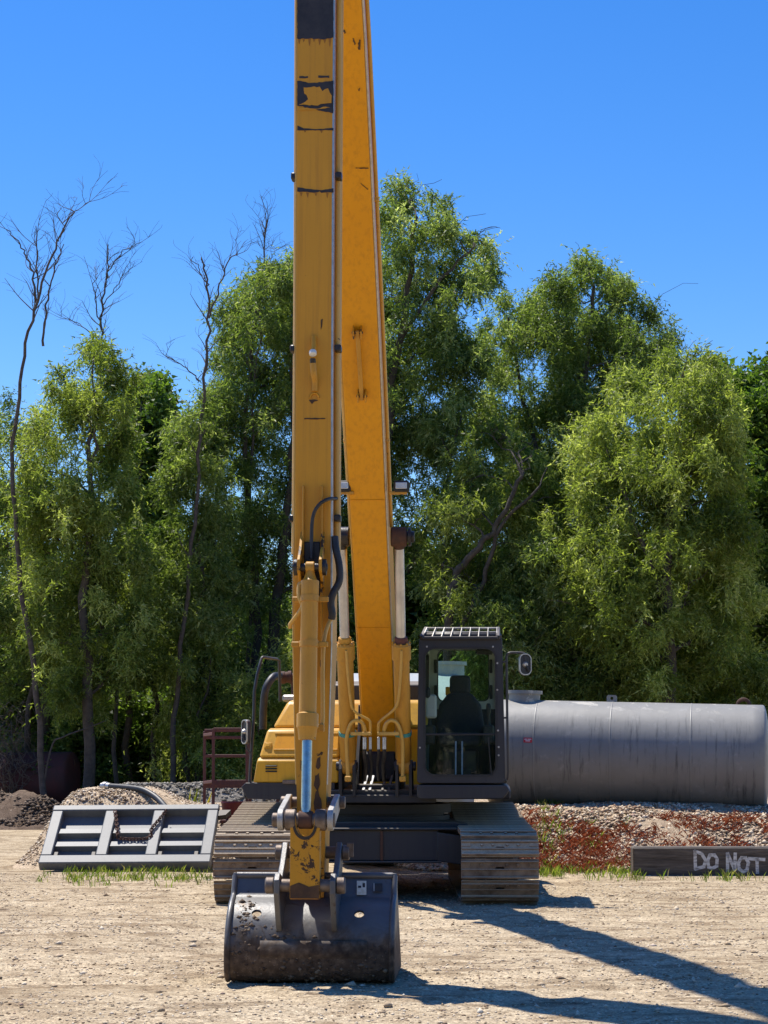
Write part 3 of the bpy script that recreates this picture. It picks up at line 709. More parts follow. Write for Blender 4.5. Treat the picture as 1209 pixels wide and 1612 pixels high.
dead_tree('tallest bare dead tree forking above the young willow at the wood edge', 41,
          [([(75, 1240), (52, 1050), (28, 860), (22, 700), (40, 560), (62, 460), (90, 380), (118, 330)], 16, 3),
           ([(58, 480), (48, 420), (35, 390), (12, 362)], 6, 2), ([(68, 545), (76, 470), (88, 420), (100, 385)], 6, 2), ([(60, 470), (58, 410), (57, 355)], 5, 2), ([(92, 380), (105, 345), (140, 318)], 3, 1.5)], 44, (.35, 1.0), 3)
dead_tree('thin bare dead tree with a fan of twigs over the light willow', 47,
          [([(160, 1240), (158, 900), (158, 600), (160, 500), (168, 430), (170, 385)], 9, 2.5),
           ([(160, 520), (148, 470), (150, 430)], 4, 1.5), ([(166, 440), (190, 400), (222, 382)], 3.5, 1.5), ([(158, 540), (125, 510), (95, 500)], 3, 1), ([(163, 480), (190, 440), (205, 410)], 3, 1)], 46, (.3, .95), 5)
dead_tree('dark bare dead trunk with a twin top left of the stick', 42,
          [([(270, 1240), (275, 1130), (292, 960), (308, 800), (318, 640), (328, 520), (326, 440), (316, 405)], 15, 3),
           ([(329, 500), (345, 455), (360, 410), (372, 400)], 5, 2), ([(314, 600), (295, 580), (262, 560)], 4, 1.5), ([(327, 450), (312, 425), (303, 405)], 3, 1.5)], 34, (.3, .8), 8)
dead_tree('thin bare spire of a dead tree beside the tall willow', 45,
          [([(385, 1240), (392, 1000), (394, 760), (405, 560), (412, 430), (418, 340)], 11, 2), ([(410, 470), (420, 420), (432, 395)], 3, 1)], 40, (.25, .75), 11)

# ---- understory and the wood behind: individual bushes and trees
def bush_proto(n, w, h, kind, mat, nb, rblob, size, stems=5):
    cen = np.stack([rng.normal(0, w * .33, nb), rng.normal(0, w * .28, nb), h * (.12 + .8 * rng.random(nb) ** .85)], 1)
    V, Q, t = leaf_cloud(cen, rng.uniform(rblob[0], rblob[1], nb), n, kind, size)
    V[:, 2] = np.abs(V[:, 2]) + .02
    c = fast_mesh('crown', V, Q, mat, t); c['kind'] = 'stuff'
    mb = MB()
    for _ in range(stems):
        e = Vector(cen[rng.integers(nb)]); e.z = max(e.z, h * .6); branch_tubes(mb, (random.gauss(0, .15), random.gauss(0, .15), -.1), e, .05, .012, .1, 6, 5)
    s = mb.build('trunk', MT['bark'], None, 60)
    return c, s
def place(proto, name, label, cat, group, loc, rz, sc, first=[set()]):
    root = empty(name, loc, rz); root.scale = sc; tag(root, label, cat, group)
    for src in proto:
        if src.name in first[0]: o = src.copy(); COL.objects.link(o); o['kind'] = src.get('kind', '') or ''
        else: o = src; first[0].add(src.name)
        if not o.get('kind'): 
            if 'kind' in o: del o['kind']
        o.parent = root
    return root
pa = bush_proto(26000, 3.0, 4.2, 'broad', UN, 60, (.25, .6), 1.15, 6)
pb = bush_proto(26000, 2.6, 3.4, 'willow', UN, 50, (.25, .6), 1.1, 6)
pc = bush_proto(26000, 3.6, 7.0, 'broad', UN, 80, (.35, .8), 1.5, 6)
random.seed(5)
x = -10.5
while x < 11:
    place(random.choice([pa, pb]), 'understory_bush', 'dark leafy bush filling the shade under the tall trees', 'bush', 'understory bushes under the trees', (x, random.uniform(44.5, 48.5), 0), random.uniform(0, 6.28), (random.uniform(.85, 1.15),) * 2 + (random.uniform(.7, 1.1),))
    x += random.uniform(.85, 1.25)
pd = bush_proto(24000, 1.7, 4.6, 'willow', WL, 60, (.2, .42), .95, 5)
for i, (sx_, sy_, sz_) in enumerate(((-4.1, 43.0, 1.05), (-2.9, 41.8, .8), (-1.6, 42.4, 1.0), (.3, 42.2, .9), (1.5, 43.0, 1.1), (2.6, 41.0, .85), (4.0, 42.6, 1.0), (5.6, 41.2, .9), (7.0, 42.4, 1.05), (8.2, 41.6, .9))):
    place(pd, 'willow_sapling', 'young feathery willow sapling along the front edge of the wood', 'sapling', 'willow saplings at the wood edge', (sx_, sy_, 0), i * 1.9, (1.0, 1.0, sz_))
x = -13
while x < 14:
    place(pc, 'background_tree', 'deep green tree in the far rows of the wood', 'tree', 'trees deep in the wood', (x, random.uniform(53, 60), 0), random.uniform(0, 6.28), (random.uniform(.9, 1.2),) * 2 + (random.uniform(.85, 1.2),))
    x += random.uniform(1.3, 2.1)
x = -24  # unseen trees added behind the camera, for cab glass and rods to reflect
while x < 24:
    place(pc, 'background_tree', 'deep green tree on the far side of the yard facing the excavator', 'tree', 'trees facing the excavator across the yard', (x, random.uniform(-30, -24), 0), random.uniform(0, 6.28), (random.uniform(1.0, 1.3),) * 2 + (random.uniform(1.0, 1.4),))
    x += random.uniform(2.2, 3.4)
# bare trunks showing in the shade
random.seed(9)
for i, (qx, w, ty) in enumerate(((205, 13, 930), (245, 9, 900), (352, 14, 850), (700, 10, 1000), (735, 9, 930), (1095, 12, 800), (1135, 10, 850), (770, 12, 1010), (985, 11, 900), (45, 12, 900), (180, 8, 930))):
    D = random.uniform(42.5, 46); m = D / F; base = P(qx, 1240, D); base.z = 0
    mb = MB(); top = P(qx + random.uniform(-20, 20), ty, D) - base; pts = branch_tubes(mb, (0, 0, -.1), top, w * m / 2, w * m / 4, .04, 8, 8)
    o = mb.build('tree_trunk', MT['bark'], None, 60, loc=base)
    tag(o, 'slim dark tree trunk standing in the shade of the wood', 'tree trunk', 'slim trunks in the shade')
# dry grey twig bush by the old tank
mb = MB(); random.seed(4); base = P(18, 1240, 43); base.z = 0
for _ in range(90):
    a = random.uniform(0, 6.28); e = Vector((cos(a) * random.uniform(.1, .7), sin(a) * .5, random.uniform(1.0, 2.7))); 
    pts = branch_tubes(mb, (random.gauss(0, .12), random.gauss(0, .12), -.05), e, .010, .004, .25, 5, 4)
    for _ in range(2):
        q = pts[random.randint(2, 5)]; branch_tubes(mb, q, q + Vector((random.gauss(0, .3), random.gauss(0, .3), random.uniform(-.2, .3))), .006, .003, .2, 4, 3)
tag(mb.build('dry_bush', MT['twig'], None, 60, loc=base), 'dry grey twiggy bush without leaves in front of the red tank', 'bush')
# fallen grey branch
mb = MB(); pts = [P(80, 1180, 41), P(100, 1160, 41), P(140, 1145, 41), P(165, 1135, 41)]; base = Vector((pts[0].x, 41, 0))
pts = [Vector((base.x - .25, 41, .0))] + pts
mb.tube([p - base for p in spline(pts, 5)], [.028 - .02 * i / 21 for i in range(21)], 6)
tag(mb.build('fallen_branch', MT['dead_bark'], None, 60, loc=base), 'long grey dead branch leaning across the red tank', 'branch')

# ------------------------------------------------------------------ tanks
def tank(name, label, p0, p1, r, mat, dome, riser_t, riser_r, riser_h, lugs=(), seams=()):
    """horizontal steel tank between the centres of its end seams p0 and p1; object axes: x along the tank"""
    p0 = Vector(p0); p1 = Vector(p1); c = (p0 + p1) / 2; d = p1 - p0; L = d.length
    root = empty(name, (c.x, c.y, c.z)); tag(root, label, 'tank')
    root.rotation_euler = (0, -math.asin(d.z / L), atan2(d.y, d.x))
    prof = []
    for i in range(9): a = radians(90 * i / 8); prof.append((-L / 2 - dome * cos(a), r * sin(a) if i else .001))
    n = 26
    for i in range(1, n): prof.append((-L / 2 + L * i / n, r))
    for i in range(9): a = radians(90 - 90 * i / 8); prof.append((L / 2 + dome * cos(a), r * sin(a) if i < 8 else .001))
    MB().lathe((0, 0, 0), (1, 0, 0), prof, 72).build('shell', mat, root, 40)
    for t in seams:
        MB().lathe((t, 0, 0), (1, 0, 0), [(-.014, r - .002), (-.008, r + .003), (.008, r + .003), (.014, r - .002)], 72, False).build('weld_seam', mat, root, 60)
    if riser_r:
        MB().lathe((riser_t, 0, r - .1), (0, 0, 1), [(0, riser_r), (.1 + riser_h - .05, riser_r), (.1 + riser_h - .05, riser_r + .035), (.1 + riser_h, riser_r + .035), (.1 + riser_h, riser_r - .02), (.1 + riser_h - .03, riser_r - .03)], 32).build('riser', mat, root, 40)
    for (t, k) in lugs:
        if k == 'box': MB().ring(rrect(-.075, .075, -.05, .10, .03), rrect(-.022, .022, .03, .075, .02), lambda a, b, q: (t + a, q, r + b), -.02, .02).build('lifting_lug', mat, root, 40)
        else: MB().tube([(t + .085 * cos(a), 0, r - .01 + .085 * sin(a)) for a in [pi * i / 12 for i in range(13)]], .028, 8).build('lifting_lug', MT['rust'], root, 40)
    return root
a = P(776, 1184, 28.7); b = P(1201, 1195, 28.0)
TR = .785
tk = tank('storage_tank', 'long grey steel tank with dark run-off streaks lying on the stone bank', a, b, TR, MT['tank_grey'], .10, -1.52, .235, .14, ((-.22, 'box'), (1.70, 'ring')), (-1.30, -.2, .95))
# small red notice on the shell
def on_tank(root_c, d, r, t, ang):   # local point on the shell
    return (t, -r * cos(ang), r * sin(ang))
st = MB(); ang0 = radians(14)
for i in range(2):
    pass
w_, h_ = .062, .036
pts = []
for (u, v) in ((-w_, -h_), (w_, -h_), (w_, h_), (-w_, h_)): an = ang0 + v / TR; pts.append((-1.38 + u, -(TR + .004) * cos(an), (TR + .004) * sin(an)))
st.add(pts, [(0, 1, 2, 3)]); so_ = st.build('notice', MT['sticker_red'], tk, 0)
ln = MB()
for k, (u0, u1, v) in enumerate(((-.05, -.012, .012), (-.004, .05, .012), (-.034, .034, -.012))):
    pts = []
    for (u, v2) in ((u0, v - .006), (u1, v - .006), (u1, v + .006), (u0, v + .006)): an = ang0 + v2 / TR; pts.append((-1.38 + u, -(TR + .007) * cos(an), (TR + .007) * sin(an)))
    ln.add(pts, [(0, 1, 2, 3)])
o = ln.build('notice_lettering', MT['white_plastic'], tk, 0); 
a = P(545, 1184, 27.15); b = P(718, 1184, 27.15); a.z = b.z = 1.34
tank('storage_tank', 'pale steel tank with a lidded riser hidden behind the excavator', a, b, 1.335, MT['tank_pale'], .26, .62, .28, .16)
a = P(-60, 1226, 43.6); b = P(112, 1224, 43.2)
ot = tank('rusty_tank', 'old dark red tank lying under the trees behind the dirt heap', a, b, .58, MT['old_tank_red'], .14, 0, 0, 0)
MB().tube([(1.32 + .09 * cos(t), -.12, .32 + .11 * sin(t)) for t in [2 * pi * i / 16 for i in range(16)]], .018, 8, closed=True).build('lifting_ring', MT['rust'], ot, 60)
MB().cyl((1.1, -.12, .24), (1.36, -.12, .24), .02).build('ring_stub', MT['rust'], ot, 40)

# ------------------------------------------------------------------ timber beam with sprayed words
Db = 24.85; bl = P(998, 1376, Db); x_l, x_r = bl.x, bl.x + 2.5; zt = P(1000, 1334, Db).z
beam = empty('timber_beam', ((x_l + x_r) / 2, Db + .17, 0)); tag(beam, 'weathered dark timber beam sprayed with white letters at the bank foot', 'beam')
R_ = Matrix.Rotation(radians(-.9), 3, 'Z')
MB().box((0, 0, zt / 2 - .02), (x_r - x_l, .32, zt + .04), .018, R_).build('beam', MT['timber'], beam, 30)
def stroke(mb, zpts, w=.042):
    """zpts in the enlarged crop of the words; laid 3 mm proud of the beam's front face"""
    pts = [P(780 + a / 2.818, 1060 + b / 2.818, Db) for a, b in zpts]
    L = []
    for p in pts: L.append(Vector((p.x - beam.location.x, 0, p.z)))
    for i in range(len(L) - 1):
        d = (L[i + 1] - L[i]).normalized(); n = Vector((-d.z, 0, d.x)) * w / 2; e = d * w * .35; k = .0033 + .0004 * (i % 3)
        q = []
        for v in (L[i] - e - n, L[i + 1] + e - n, L[i + 1] + e + n, L[i] - e + n):
            y = -.16 - k + tan(radians(-.9)) * v.x; q.append((v.x, y, v.z))
        mb.add(q, [(0, 1, 2, 3)])
for ch, strokes in (('D', [[(888, 868), (886, 790)], [(886, 790), (915, 800), (933, 830), (925, 858), (888, 868)]]),
                    ('O', [[(952, 806), (942, 830), (946, 860), (962, 866), (982, 855), (984, 825), (972, 806), (952, 806)]]),
                    ('N', [[(1030, 878), (1030, 800)], [(1030, 800), (1060, 868)], [(1062, 872), (1064, 800)]]),
                    ('O', [[(1092, 818), (1078, 840), (1082, 868), (1098, 880), (1116, 872), (1122, 840), (1110, 818), (1092, 818)]]),
                    ('T', [[(1126, 822), (1192, 826)], [(1160, 824), (1162, 884)]])):
    mb = MB()
    for q in strokes: stroke(mb, q)
    mb.build('painted_letter', MT['white_spray'], beam, 0, recalc=False)

# ------------------------------------------------------------------ steel tailgate leaning on the pile
B0 = P(62, 1364, 25.72); B1 = P(332, 1356, 25.60); B0.z = .02; B1.z = .04
T0 = P(93, 1278, 26.62)
u = (B1 - B0); TWd = u.length; u.normalize(); v = (T0 - B0); v = v - u * v.dot(u); TH = v.length; v.normalize(); n_ = u.cross(v).normalized()
if n_.y > 0: n_ = -n_
tg = empty('steel_tailgate', B0); tag(tg, 'grey ribbed steel tailgate laid against the gravel pile', 'tailgate')
R3 = Matrix((u, v, n_)).transposed()
def tgbox(name, a0, a1, b0, b1, h0, h1, ch=.012, mat='tailgate'):
    c = u * (a0 + a1) / 2 + v * (b0 + b1) / 2 + n_ * (h0 + h1) / 2
    return MB().box(c, (a1 - a0, b1 - b0, h1 - h0), ch, R3).build(name, MT[mat], tg, 30)
rw = .15
tgbox('back_plate', .02, TWd - .02, .02, TH - .02, -.015, .0)
tgbox('bottom_rail', 0, TWd, -.005, .15, -.02, .125); tgbox('top_rail', .0, TWd, TH - .11, TH, -.02, .125)
tgbox('side_post', .004, rw, .152, TH - .112, -.018, .121); tgbox('side_post', TWd - rw, TWd - .004, .152, TH - .112, -.018, .121)
pw = (TWd - rw * 2) / 3
for k in (1, 2): tgbox('stiffener', rw + pw * k - .075, rw + pw * k + .075, .152, TH - .112, .0, .118)
for k in range(3):
    e0 = rw + pw * k + (.0 if k == 0 else .077); e1 = rw + pw * (k + 1) - (.0 if k == 2 else .077)
    for b in (.40, .66):
        # rib with a sloping upper face
        mb = MB(); poly = [(b - .05, 0), (b + .11, 0), (b + .06, .075), (b - .04, .085)]
        mb.prism([(p, q) for p, q in poly], lambda p, q, d: u * d + v * p + n_ * (q + .001), e0 + .002, e1 - .002); mb.build('rib', MT['tailgate'], tg, 30)
for a_ in (rw + .05, rw + pw - .11, rw + pw * 2 + .12, TWd - rw - .06): tgbox('hinge_lug', a_ - .03, a_ + .03, .153, .24, .01, .10, .008, 'frame_dark')
MB().prism([(0, 0), (.16, 0), (.10, -.10), (0, -.12)], lambda a, b, d: u * (TWd + .004 + a) + v * (TH - .1 + b) + n_ * d, .02, .1).build('side_hook', MT['frame_dark'], tg, 30)
# chain hung over the tailgate
def chain(name, label, pts, wire=.008, ll=.055):
    pts = spline(pts, 14); L = [0]
    for i in range(1, len(pts)): L.append(L[-1] + (pts[i] - pts[i - 1]).length)
    mb = MB(); s = 0; k = 0
    while s < L[-1]:
        i = max(j for j in range(len(L)) if L[j] <= s); i = min(i, len(pts) - 2); t = (s - L[i]) / max(L[i + 1] - L[i], 1e-6); c = pts[i].lerp(pts[i + 1], t)
        d = (pts[i + 1] - pts[i]).normalized(); x = d.cross(n_).normalized(); z = x.cross(d)
        if k % 2: x = z
        mb.tube([c + d * (ll * .6 * cos(a)) + x * (ll * .38 * sin(a)) for a in [2 * pi * q / 10 for q in range(10)]], wire, 5, closed=True)
        s += ll * .82; k += 1
    o = mb.build(name, MT['rust'], None, 60); tag(o, label, 'chain'); return o
def tgp(a, b, h=.16): return B0 + u * a + v * b + n_ * h
def tgpx(px, py, h=.16):   # pixel onto the tailgate plane lifted by h
    d = P(px, py, 1.0) - Vector((0, 0, CAMH)); o_ = Vector((0, 0, CAMH)); t = (B0 + n_ * h - o_).dot(n_) / d.dot(n_); return o_ + d * t
chain('chain', 'rusty chain looped over the middle panel of the grey tailgate',
      [tgpx(181, 1278, .14), tgpx(183, 1292, .15), tgpx(185, 1312, .14), tgpx(187, 1319, .115), tgpx(212, 1321, .10), tgpx(235, 1318, .12), tgpx(239, 1304, .15), tgpx(252, 1288, .15), tgpx(263, 1274, .145)])
# black hose with a pale end fitting over the top of the pile
hp = [P(172, 1238, 27.6), P(200, 1240, 27.4), P(225, 1244, 27.2), P(245, 1255, 27.0), P(258, 1268, 26.75), P(265, 1277, 26.5)]
zz_ = [float(pile_h(p.x, p.y)) + .05 for p in hp]
hs_ = empty('hydraulic_hose', (hp[2].x, hp[2].y, zz_[2])); tag(hs_, 'thick black hose with a pale end fitting lying over the pile', 'hose')
off = hs_.location
MB().tube([p - off for p in spline(hp, 6)], .045, 12).build('hose', MT['hose'], hs_, 60)
d = (hp[0] - hp[1]).normalized()
MB().lathe(hp[0] - off, d, [(-.02, .05), (.04, .05), (.05, .062), (.10, .062), (.11, .045), (.15, .045)], 14).build('end_fitting', MT['fitting'], hs_, 40)
o = MB().box(hp[-1] - off, (.09, .09, .11), .02).build('lower_fitting', MT['frame_dark'], hs_, 40)

# ------------------------------------------------------------------ rusty red platform and tub
Dp = 27.9
st = empty('steel_platform', (P(355, 1260, Dp).x, Dp, .75)); tag(st, 'rusty red steel work platform with guard rails beside the excavator', 'platform'); off = st.location
def sp_(px, py, D): return P(px, py, D) - off
xl, xr, xr2 = 322, 389, 455
mb = MB()
def leg(px, top, D, lean=0): 
    a = sp_(px + lean, top, D); b = sp_(px, 1262, D); b.z = -.12; MB().bar(a, b, .042, .042, .006, (0, 1, 0)).build('post', MT['rust_red'], st, 30)
leg(336, 1147, Dp - .45); leg(322, 1151, Dp + .45); leg(389, 1147, Dp - .45); leg(394, 1151, Dp + .45); leg(437, 1200, Dp - .2); leg(456, 1200, Dp + .2)
for (y0, D) in ((1148, Dp - .45), (1232, Dp - .45), (1150, Dp + .45), (1161, Dp + .45), (1190, Dp + .45), (1236, Dp + .45)):
    MB().bar(sp_(322 if D > Dp else 336, y0, D + .0), sp_(394, y0, D), .045, .045 if y0 < 1200 else .08, .006).build('rail', MT['rust_red'], st, 30)
for y0 in (1155, 1230): MB().bar(sp_(336, y0, Dp - .45), sp_(322, y0 + 2, Dp + .45), .045, .045, .006).build('rail', MT['rust_red'], st, 30)
MB().bar(sp_(394, 1236, Dp + .2), sp_(470, 1236, Dp + .2), .9, .04, .006).build('deck', MT['rust_red'], st, 30)
tb = P(367, 1273, 27.0); tz = float(pile_h(tb.x, tb.y))
tub = empty('steel_tub', (tb.x, tb.y, tz - .03)); tag(tub, 'dark red round tub standing on the gravel beside the platform', 'tub')
MB().lathe((0, 0, 0), (0, 0, 1), [(0, .13), (.02, .14), (.24, .165), (.25, .175), (.265, .172), (.265, .158), (.03, .13)], 28).build('shell', MT['red_tub'], tub, 40)
MB().box((0, 0, -.005), (.34, .3, .05), .01).build('base_plate', MT['rust_red'], tub, 40)
# grey-white panel standing in the shade behind the excavator
pb_ = P(441, 1262, 30.3); MBo = MB().box((0, 0, .28), (.17, .04, .56), .01).build('metal_panel', MT['tank_pale'], None, 30, loc=(pb_.x, 30.3, .03))
tag(MBo, 'small pale upright metal panel glimpsed below the excavator body', 'panel')
# flowering weed on the berm
wp = P(298, 1262, 33.8); q_ = np.array([[wp.x, 33.8]] * 8) + rng.normal(0, .07, (8, 2))
MT['yellow_weed'] = leaf_mat('yellow_weed', [(0, (.2, .24, .04)), (.5, (.3, .3, .05)), (1, (.6, .5, .05))], .4)
o = blades('flowering_weed', q_, gz, (.5, .98), .006, MT['yellow_weed'], .3, 5); del o['kind']
tag(o, 'yellow green flowering weed growing in front of the rubble berm', 'weed')

# ================================================================== excavator
EX = Vector((-.025, 22.2, 0.0)); YAW = math.atan(.0600)
exc = empty('excavator', EX)
tag(exc, 'yellow long-reach crawler excavator with its bucket resting on the gravel', 'excavator')
RZU = -YAW
def UPX(px, py, f):
    """photograph pixel -> point (lateral, -forward, z) in the swung upper frame, on the plane a distance f ahead of the swing axis"""
    d = P(px, py, 1.0) - Vector((0, 0, CAMH)); o_ = Vector((0, 0, CAMH)) - EX
    R = Matrix.Rotation(YAW, 3, 'Z'); d = R @ d; o_ = R @ o_
    t = (-f - o_.y) / d.y; return o_ + d * t
def V3(x, f, z): return Vector((x, -f, z))
def part(mb, name, mat, parent=None, smooth=35, bevel=0, label=None):
    o = mb.build(name, MT[mat], parent or exc, smooth, bevel)
    if parent is None: o.rotation_euler = (0, 0, RZU)
    if label: o['label'] = label
    return o

# ---- undercarriage
GW = 2.58; SW = .81; TRr = .43; yF, yR = -1.73, 1.85
for s in (-1, 1):
    cx = s * GW / 2 - .055
    rF, zF, rR, zR = .335, .375, .425, .475
    # closed centre line of the chain: low idler in front, higher sprocket behind
    path = []
    for i in range(31): t = i / 30; path.append((yR + (yF - yR) * t, zR + rR + (zF + rF - zR - rR) * t - .018 * sin(pi * t)))
    for i in range(1, 25): a = pi * i / 24; path.append((yF - rF * sin(a), zF + rF * cos(a)))
    for i in range(1, 31): t = i / 30; path.append((yF + (yR - yF) * t, zF - rF + (zR - rR - zF + rF) * t))
    for i in range(1, 24): a = pi * i / 24; path.append((yR + rR * sin(a), zR - rR * cos(a)))
    mb = MB(); mid = [((y - .06) * .96 + .06, .43 + (z - .43) * .93) for y, z in path]; inn = [((y - .06) * .90 + .06, .43 + (z - .43) * .78) for y, z in path]
    for w0 in (-.11, .11): mb.ring(mid, inn, lambda a, b, d: (cx + d, a, b), w0 - .03, w0 + .03)
    tr = mb.build('track', MT['frame_dark'], exc, 35); tr['label'] = 'crawler track with dusty sunlit upper shoes' if s < 0 else 'crawler track beneath the cab'
    MB().prism([(yF + .2, .2), (yR - .2, .2), (yR - .1, .5), (yR - .5, .68), (yF + .5, .58), (yF + .1, .4)], lambda a, b, d: (cx + d, a, b), -.22, .22).build('track_frame', MT['frame_blue'], tr, 30, .01)
    MB().lathe((cx - .09, yF, zF), (1, 0, 0), [(0, .2), (.02, .25), (.16, .25), (.18, .2)], 28).build('idler_wheel', MT['rust'], tr, 35)
    MB().lathe((cx - .06, yR, zR), (1, 0, 0), [(-.2, .2), (-.02, .22), (0, .33), (.12, .33), (.14, .22), (.3, .2)], 28).build('drive_sprocket', MT['rust'], tr, 35)
    for k in range(6): MB().cyl((cx - .15, -1.35 + k * .58, .2), (cx + .15, -1.35 + k * .58, .2), .085, 14).build('roller', MT['rust'], tr, 40)
    # one shoe: plate with mud slot, three grousers, bolt recesses
    sh = MB(); hl = .104
    k_ = 6; sh.ring(orect(-SW / 2, SW / 2, -hl, hl, .012, 3), rrect(-.048, .048, -.02, .02, .018, 3), lambda a, b, d: (a, b, d), 0, .018)
    for gy, gh in ((-.088, .034), (-.01, .016), (.072, .026)):
        if abs(gy) < .01:
            for q in (-1, 1): sh.box((q * (SW / 4 + .03), gy, .018 + gh / 2 - .002), (SW / 2 - .075, .017, gh), .004)
        else: sh.box((0, gy, .018 + gh / 2 - .002), (SW - .004, .019, gh), .005)
    for q in (-.075, .075, -.19, .19): sh.cyl((q, .037, .016), (q, .037, .034), .017, 6, .002)
    for e in (-1, 1): sh.box((e * (SW / 2 - .05), .045, .019), (.1, .05, .012), .003)
    PA = np.array(path + [path[0]]); seg = np.hypot(*np.diff(PA, axis=0).T); cum = np.concatenate([[0], np.cumsum(seg)]); per = cum[-1]; N = round(per / .2135)
    shoe_me = None
    for i in range(N):
        q = (i + .35) / N * per; k = min(int(np.searchsorted(cum, q, 'right')) - 1, len(seg) - 1); tt = (q - cum[k]) / seg[k]
        y, z = PA[k] + (PA[k + 1] - PA[k]) * tt
        k0 = np.array([np.interp((q - .06) % per, cum, PA[:, c]) for c in (0, 1)]); k1 = np.array([np.interp((q + .06) % per, cum, PA[:, c]) for c in (0, 1)])
        a = atan2(k1[1] - k0[1], k1[0] - k0[0]) + pi
        if shoe_me is None: o = sh.build('track_shoe', MT['shoe'], tr, 30); shoe_me = o.data
        else: o = bpy.data.objects.new('track_shoe', shoe_me); COL.objects.link(o); o.parent = tr
        o.location = (cx + random.gauss(0, .003), y, z + .003); o.rotation_euler = (a + random.gauss(0, .012), 0, 0)
# car body between the tracks
mb = MB()
mb.prism([(-.95, .50), (-.62, .38), (.62, .38), (.95, .50), (.95, .80), (.78, .82), (-.78, .82), (-.95, .80)], lambda a, b, d: (a, d, b), -1.02, .9)
cb = part(mb, 'car_body', 'frame_blue', None, 30, .012); cb.rotation_euler = (0, 0, 0)
def pxw(px, py, D): return P(px, py, D) - EX
for s in (-1, 1):
    poly = [(.60, .72), (.86, .68), (1.12, .52), (1.12, .26), (.86, .37), (.60, .41)]
    for (y0, y1) in ((-1.22, -1.0), (.9, 1.2)): MB().prism([(s * a, b) for a, b in poly], lambda a, b, d: (a, d, b), y0, y1).build('axle_beam', MT['frame_blue'], cb, 30, .012)
mb = MB(); mb.box((0, -1.10, .575), (1.24, .2, .33), .012); o = mb.build('front_cross_beam', MT['frame_blue'], cb, 30)
MB().box((0, -1.11, .755), (1.64, .27, .022), .006).build('beam_flange', MT['frame_blue'], cb, 30)
MB().box((0, -1.11, .40), (1.3, .26, .02), .006).build('beam_flange', MT['frame_blue'], cb, 30)
MB().box((0, -1.21, .575), (.03, .03, .32), .004).build('web_plate', MT['rust'], cb, 30)
MB().lathe((0, 0, .80), (0, 0, 1), [(0, .78), (.07, .78), (.07, .72), (.10, .72), (.10, .80), (.2, .80), (.2, .70)], 48).build('swing_ring', MT['frame_dark'], cb, 35)

# ---- revolving frame and body
z_deck0 = 1.07; 
fr = MB()
fr.box(V3(0, -.6, 1.10), (1.15, 3.3, .14), .012)
fr.box(V3(-.02, 1.02, 1.075), (1.36, .18, .09), .01)
frame = part(fr, 'revolving_frame', 'frame_dark', None, 30)
sk_l = UPX(388, 1250, 1.0); sk_r = UPX(540, 1226, 1.0)
MB().prism([(-1.50, 1.20), (-1.43, 1.07), (-.46, 1.05), (-.46, 1.245), (-1.45, 1.245)], lambda a, b, d: V3(a, d, b), .98, .93).build('side_skirt', MT['cab_paint'], frame, 30, .006)
MB().box(V3(-.98, -.6, 1.15), (1.0, 3.1, .16), .02).build('side_deck', MT['frame_dark'], frame, 30)
MB().box(V3(.98, -.6, 1.12), (1.0, 3.2, .10), .02).build('side_deck', MT['frame_dark'], frame, 30)
a = UPX(448, 1231, 1.0); b = UPX(470, 1231, 1.0); MB().box((a + b) / 2 + Vector((.05, .0, 0)), (.3, .03, .045), .006).build('step_plate', MT['pin_steel'], frame, 30)
# boom-foot brackets and cylinder clevises
for s in (-1, 1):
    MB().prism([(-.35, 1.15), (.72, 1.15), (.60, 1.55), (.35, 1.80), (.25, 2.12), (-.05, 2.12), (-.35, 1.7)], lambda a, b, d: V3(d, a, b), s * .215, s * .255).build('boom_bracket', MT['frame_dark'], frame, 30, .006)
    for q in (.235, .385):
        MB().prism([(.75, 1.10), (1.14, 1.10), (1.16, 1.40), (1.10, 1.50), (.98, 1.50), (.88, 1.40)], lambda a, b, d: V3(s * d, a, b), q - .018, q + .018).build('clevis', MT['frame_dark'], frame, 30, .005)
    MB().cyl(V3(s * .20, 1.05, 1.43), V3(s * .44, 1.05, 1.43), .05, 20).build('clevis_pin', MT['grease'], frame, 40)
mb = MB(); mb.box(V3(0, .62, 1.20), (.44, .5, .06), .01); mb.build('centre_tray', MT['frame_dark'], frame, 30)
for k, x in enumerate((-.12, -.05, .09, .16)):
    MB().bar(V3(x - .03, .9, 1.16), V3(x, .72, 1.32), .03, .02, .004).build('valve_strut', MT['white_plastic'] if k < 2 else MT['frame_dark'], frame, 30)
MB().box(V3(.0, .45, 1.42), (.40, .12, .34), .03).build('valve_block', MT['black'], frame, 30)

bx0, bx1 = -1.37, -.42
# tool box in front, engine covers behind it
body = empty('body_covers', (0, 0, 0), RZU, exc)
def prof_body(name, prof, x0, x1, mat, r=.03, inset=.05, parent=None):
    """profile in (forward, z), with the outer side drawn in slightly towards the top"""
    zs = [p[1] for p in prof]; z0, z1 = min(zs), max(zs); n = len(prof); vs = []
    for x, sgn in ((x0, 1), (x1, 0)):
        for (f, z) in prof: vs.append(V3(x + sgn * inset * (z - z0) / (z1 - z0), f, z))
    fs = [tuple(range(n))[::-1], tuple(range(n, 2 * n))] + [(i, (i + 1) % n, n + (i + 1) % n, n + i) for i in range(n)]
    mb = MB(); mb.add(vs, fs); o = mb.build(name, MT[mat], parent or body, 35, r); o.modifiers[0].segments = 4; return o
zA = 1.245; zB = UPX(420, 1194, 1.0).z; zC = UPX(430, 1146, .85).z; zD = UPX(430, 1104, .2).z
tb_ = prof_body('tool_box', [(.96, zA), (-1.0, zA), (-1.0, zB + .01), (.90, zB + .01), (.955, zB - .03)], bx0, bx1, 'body_yellow', .022, .045)
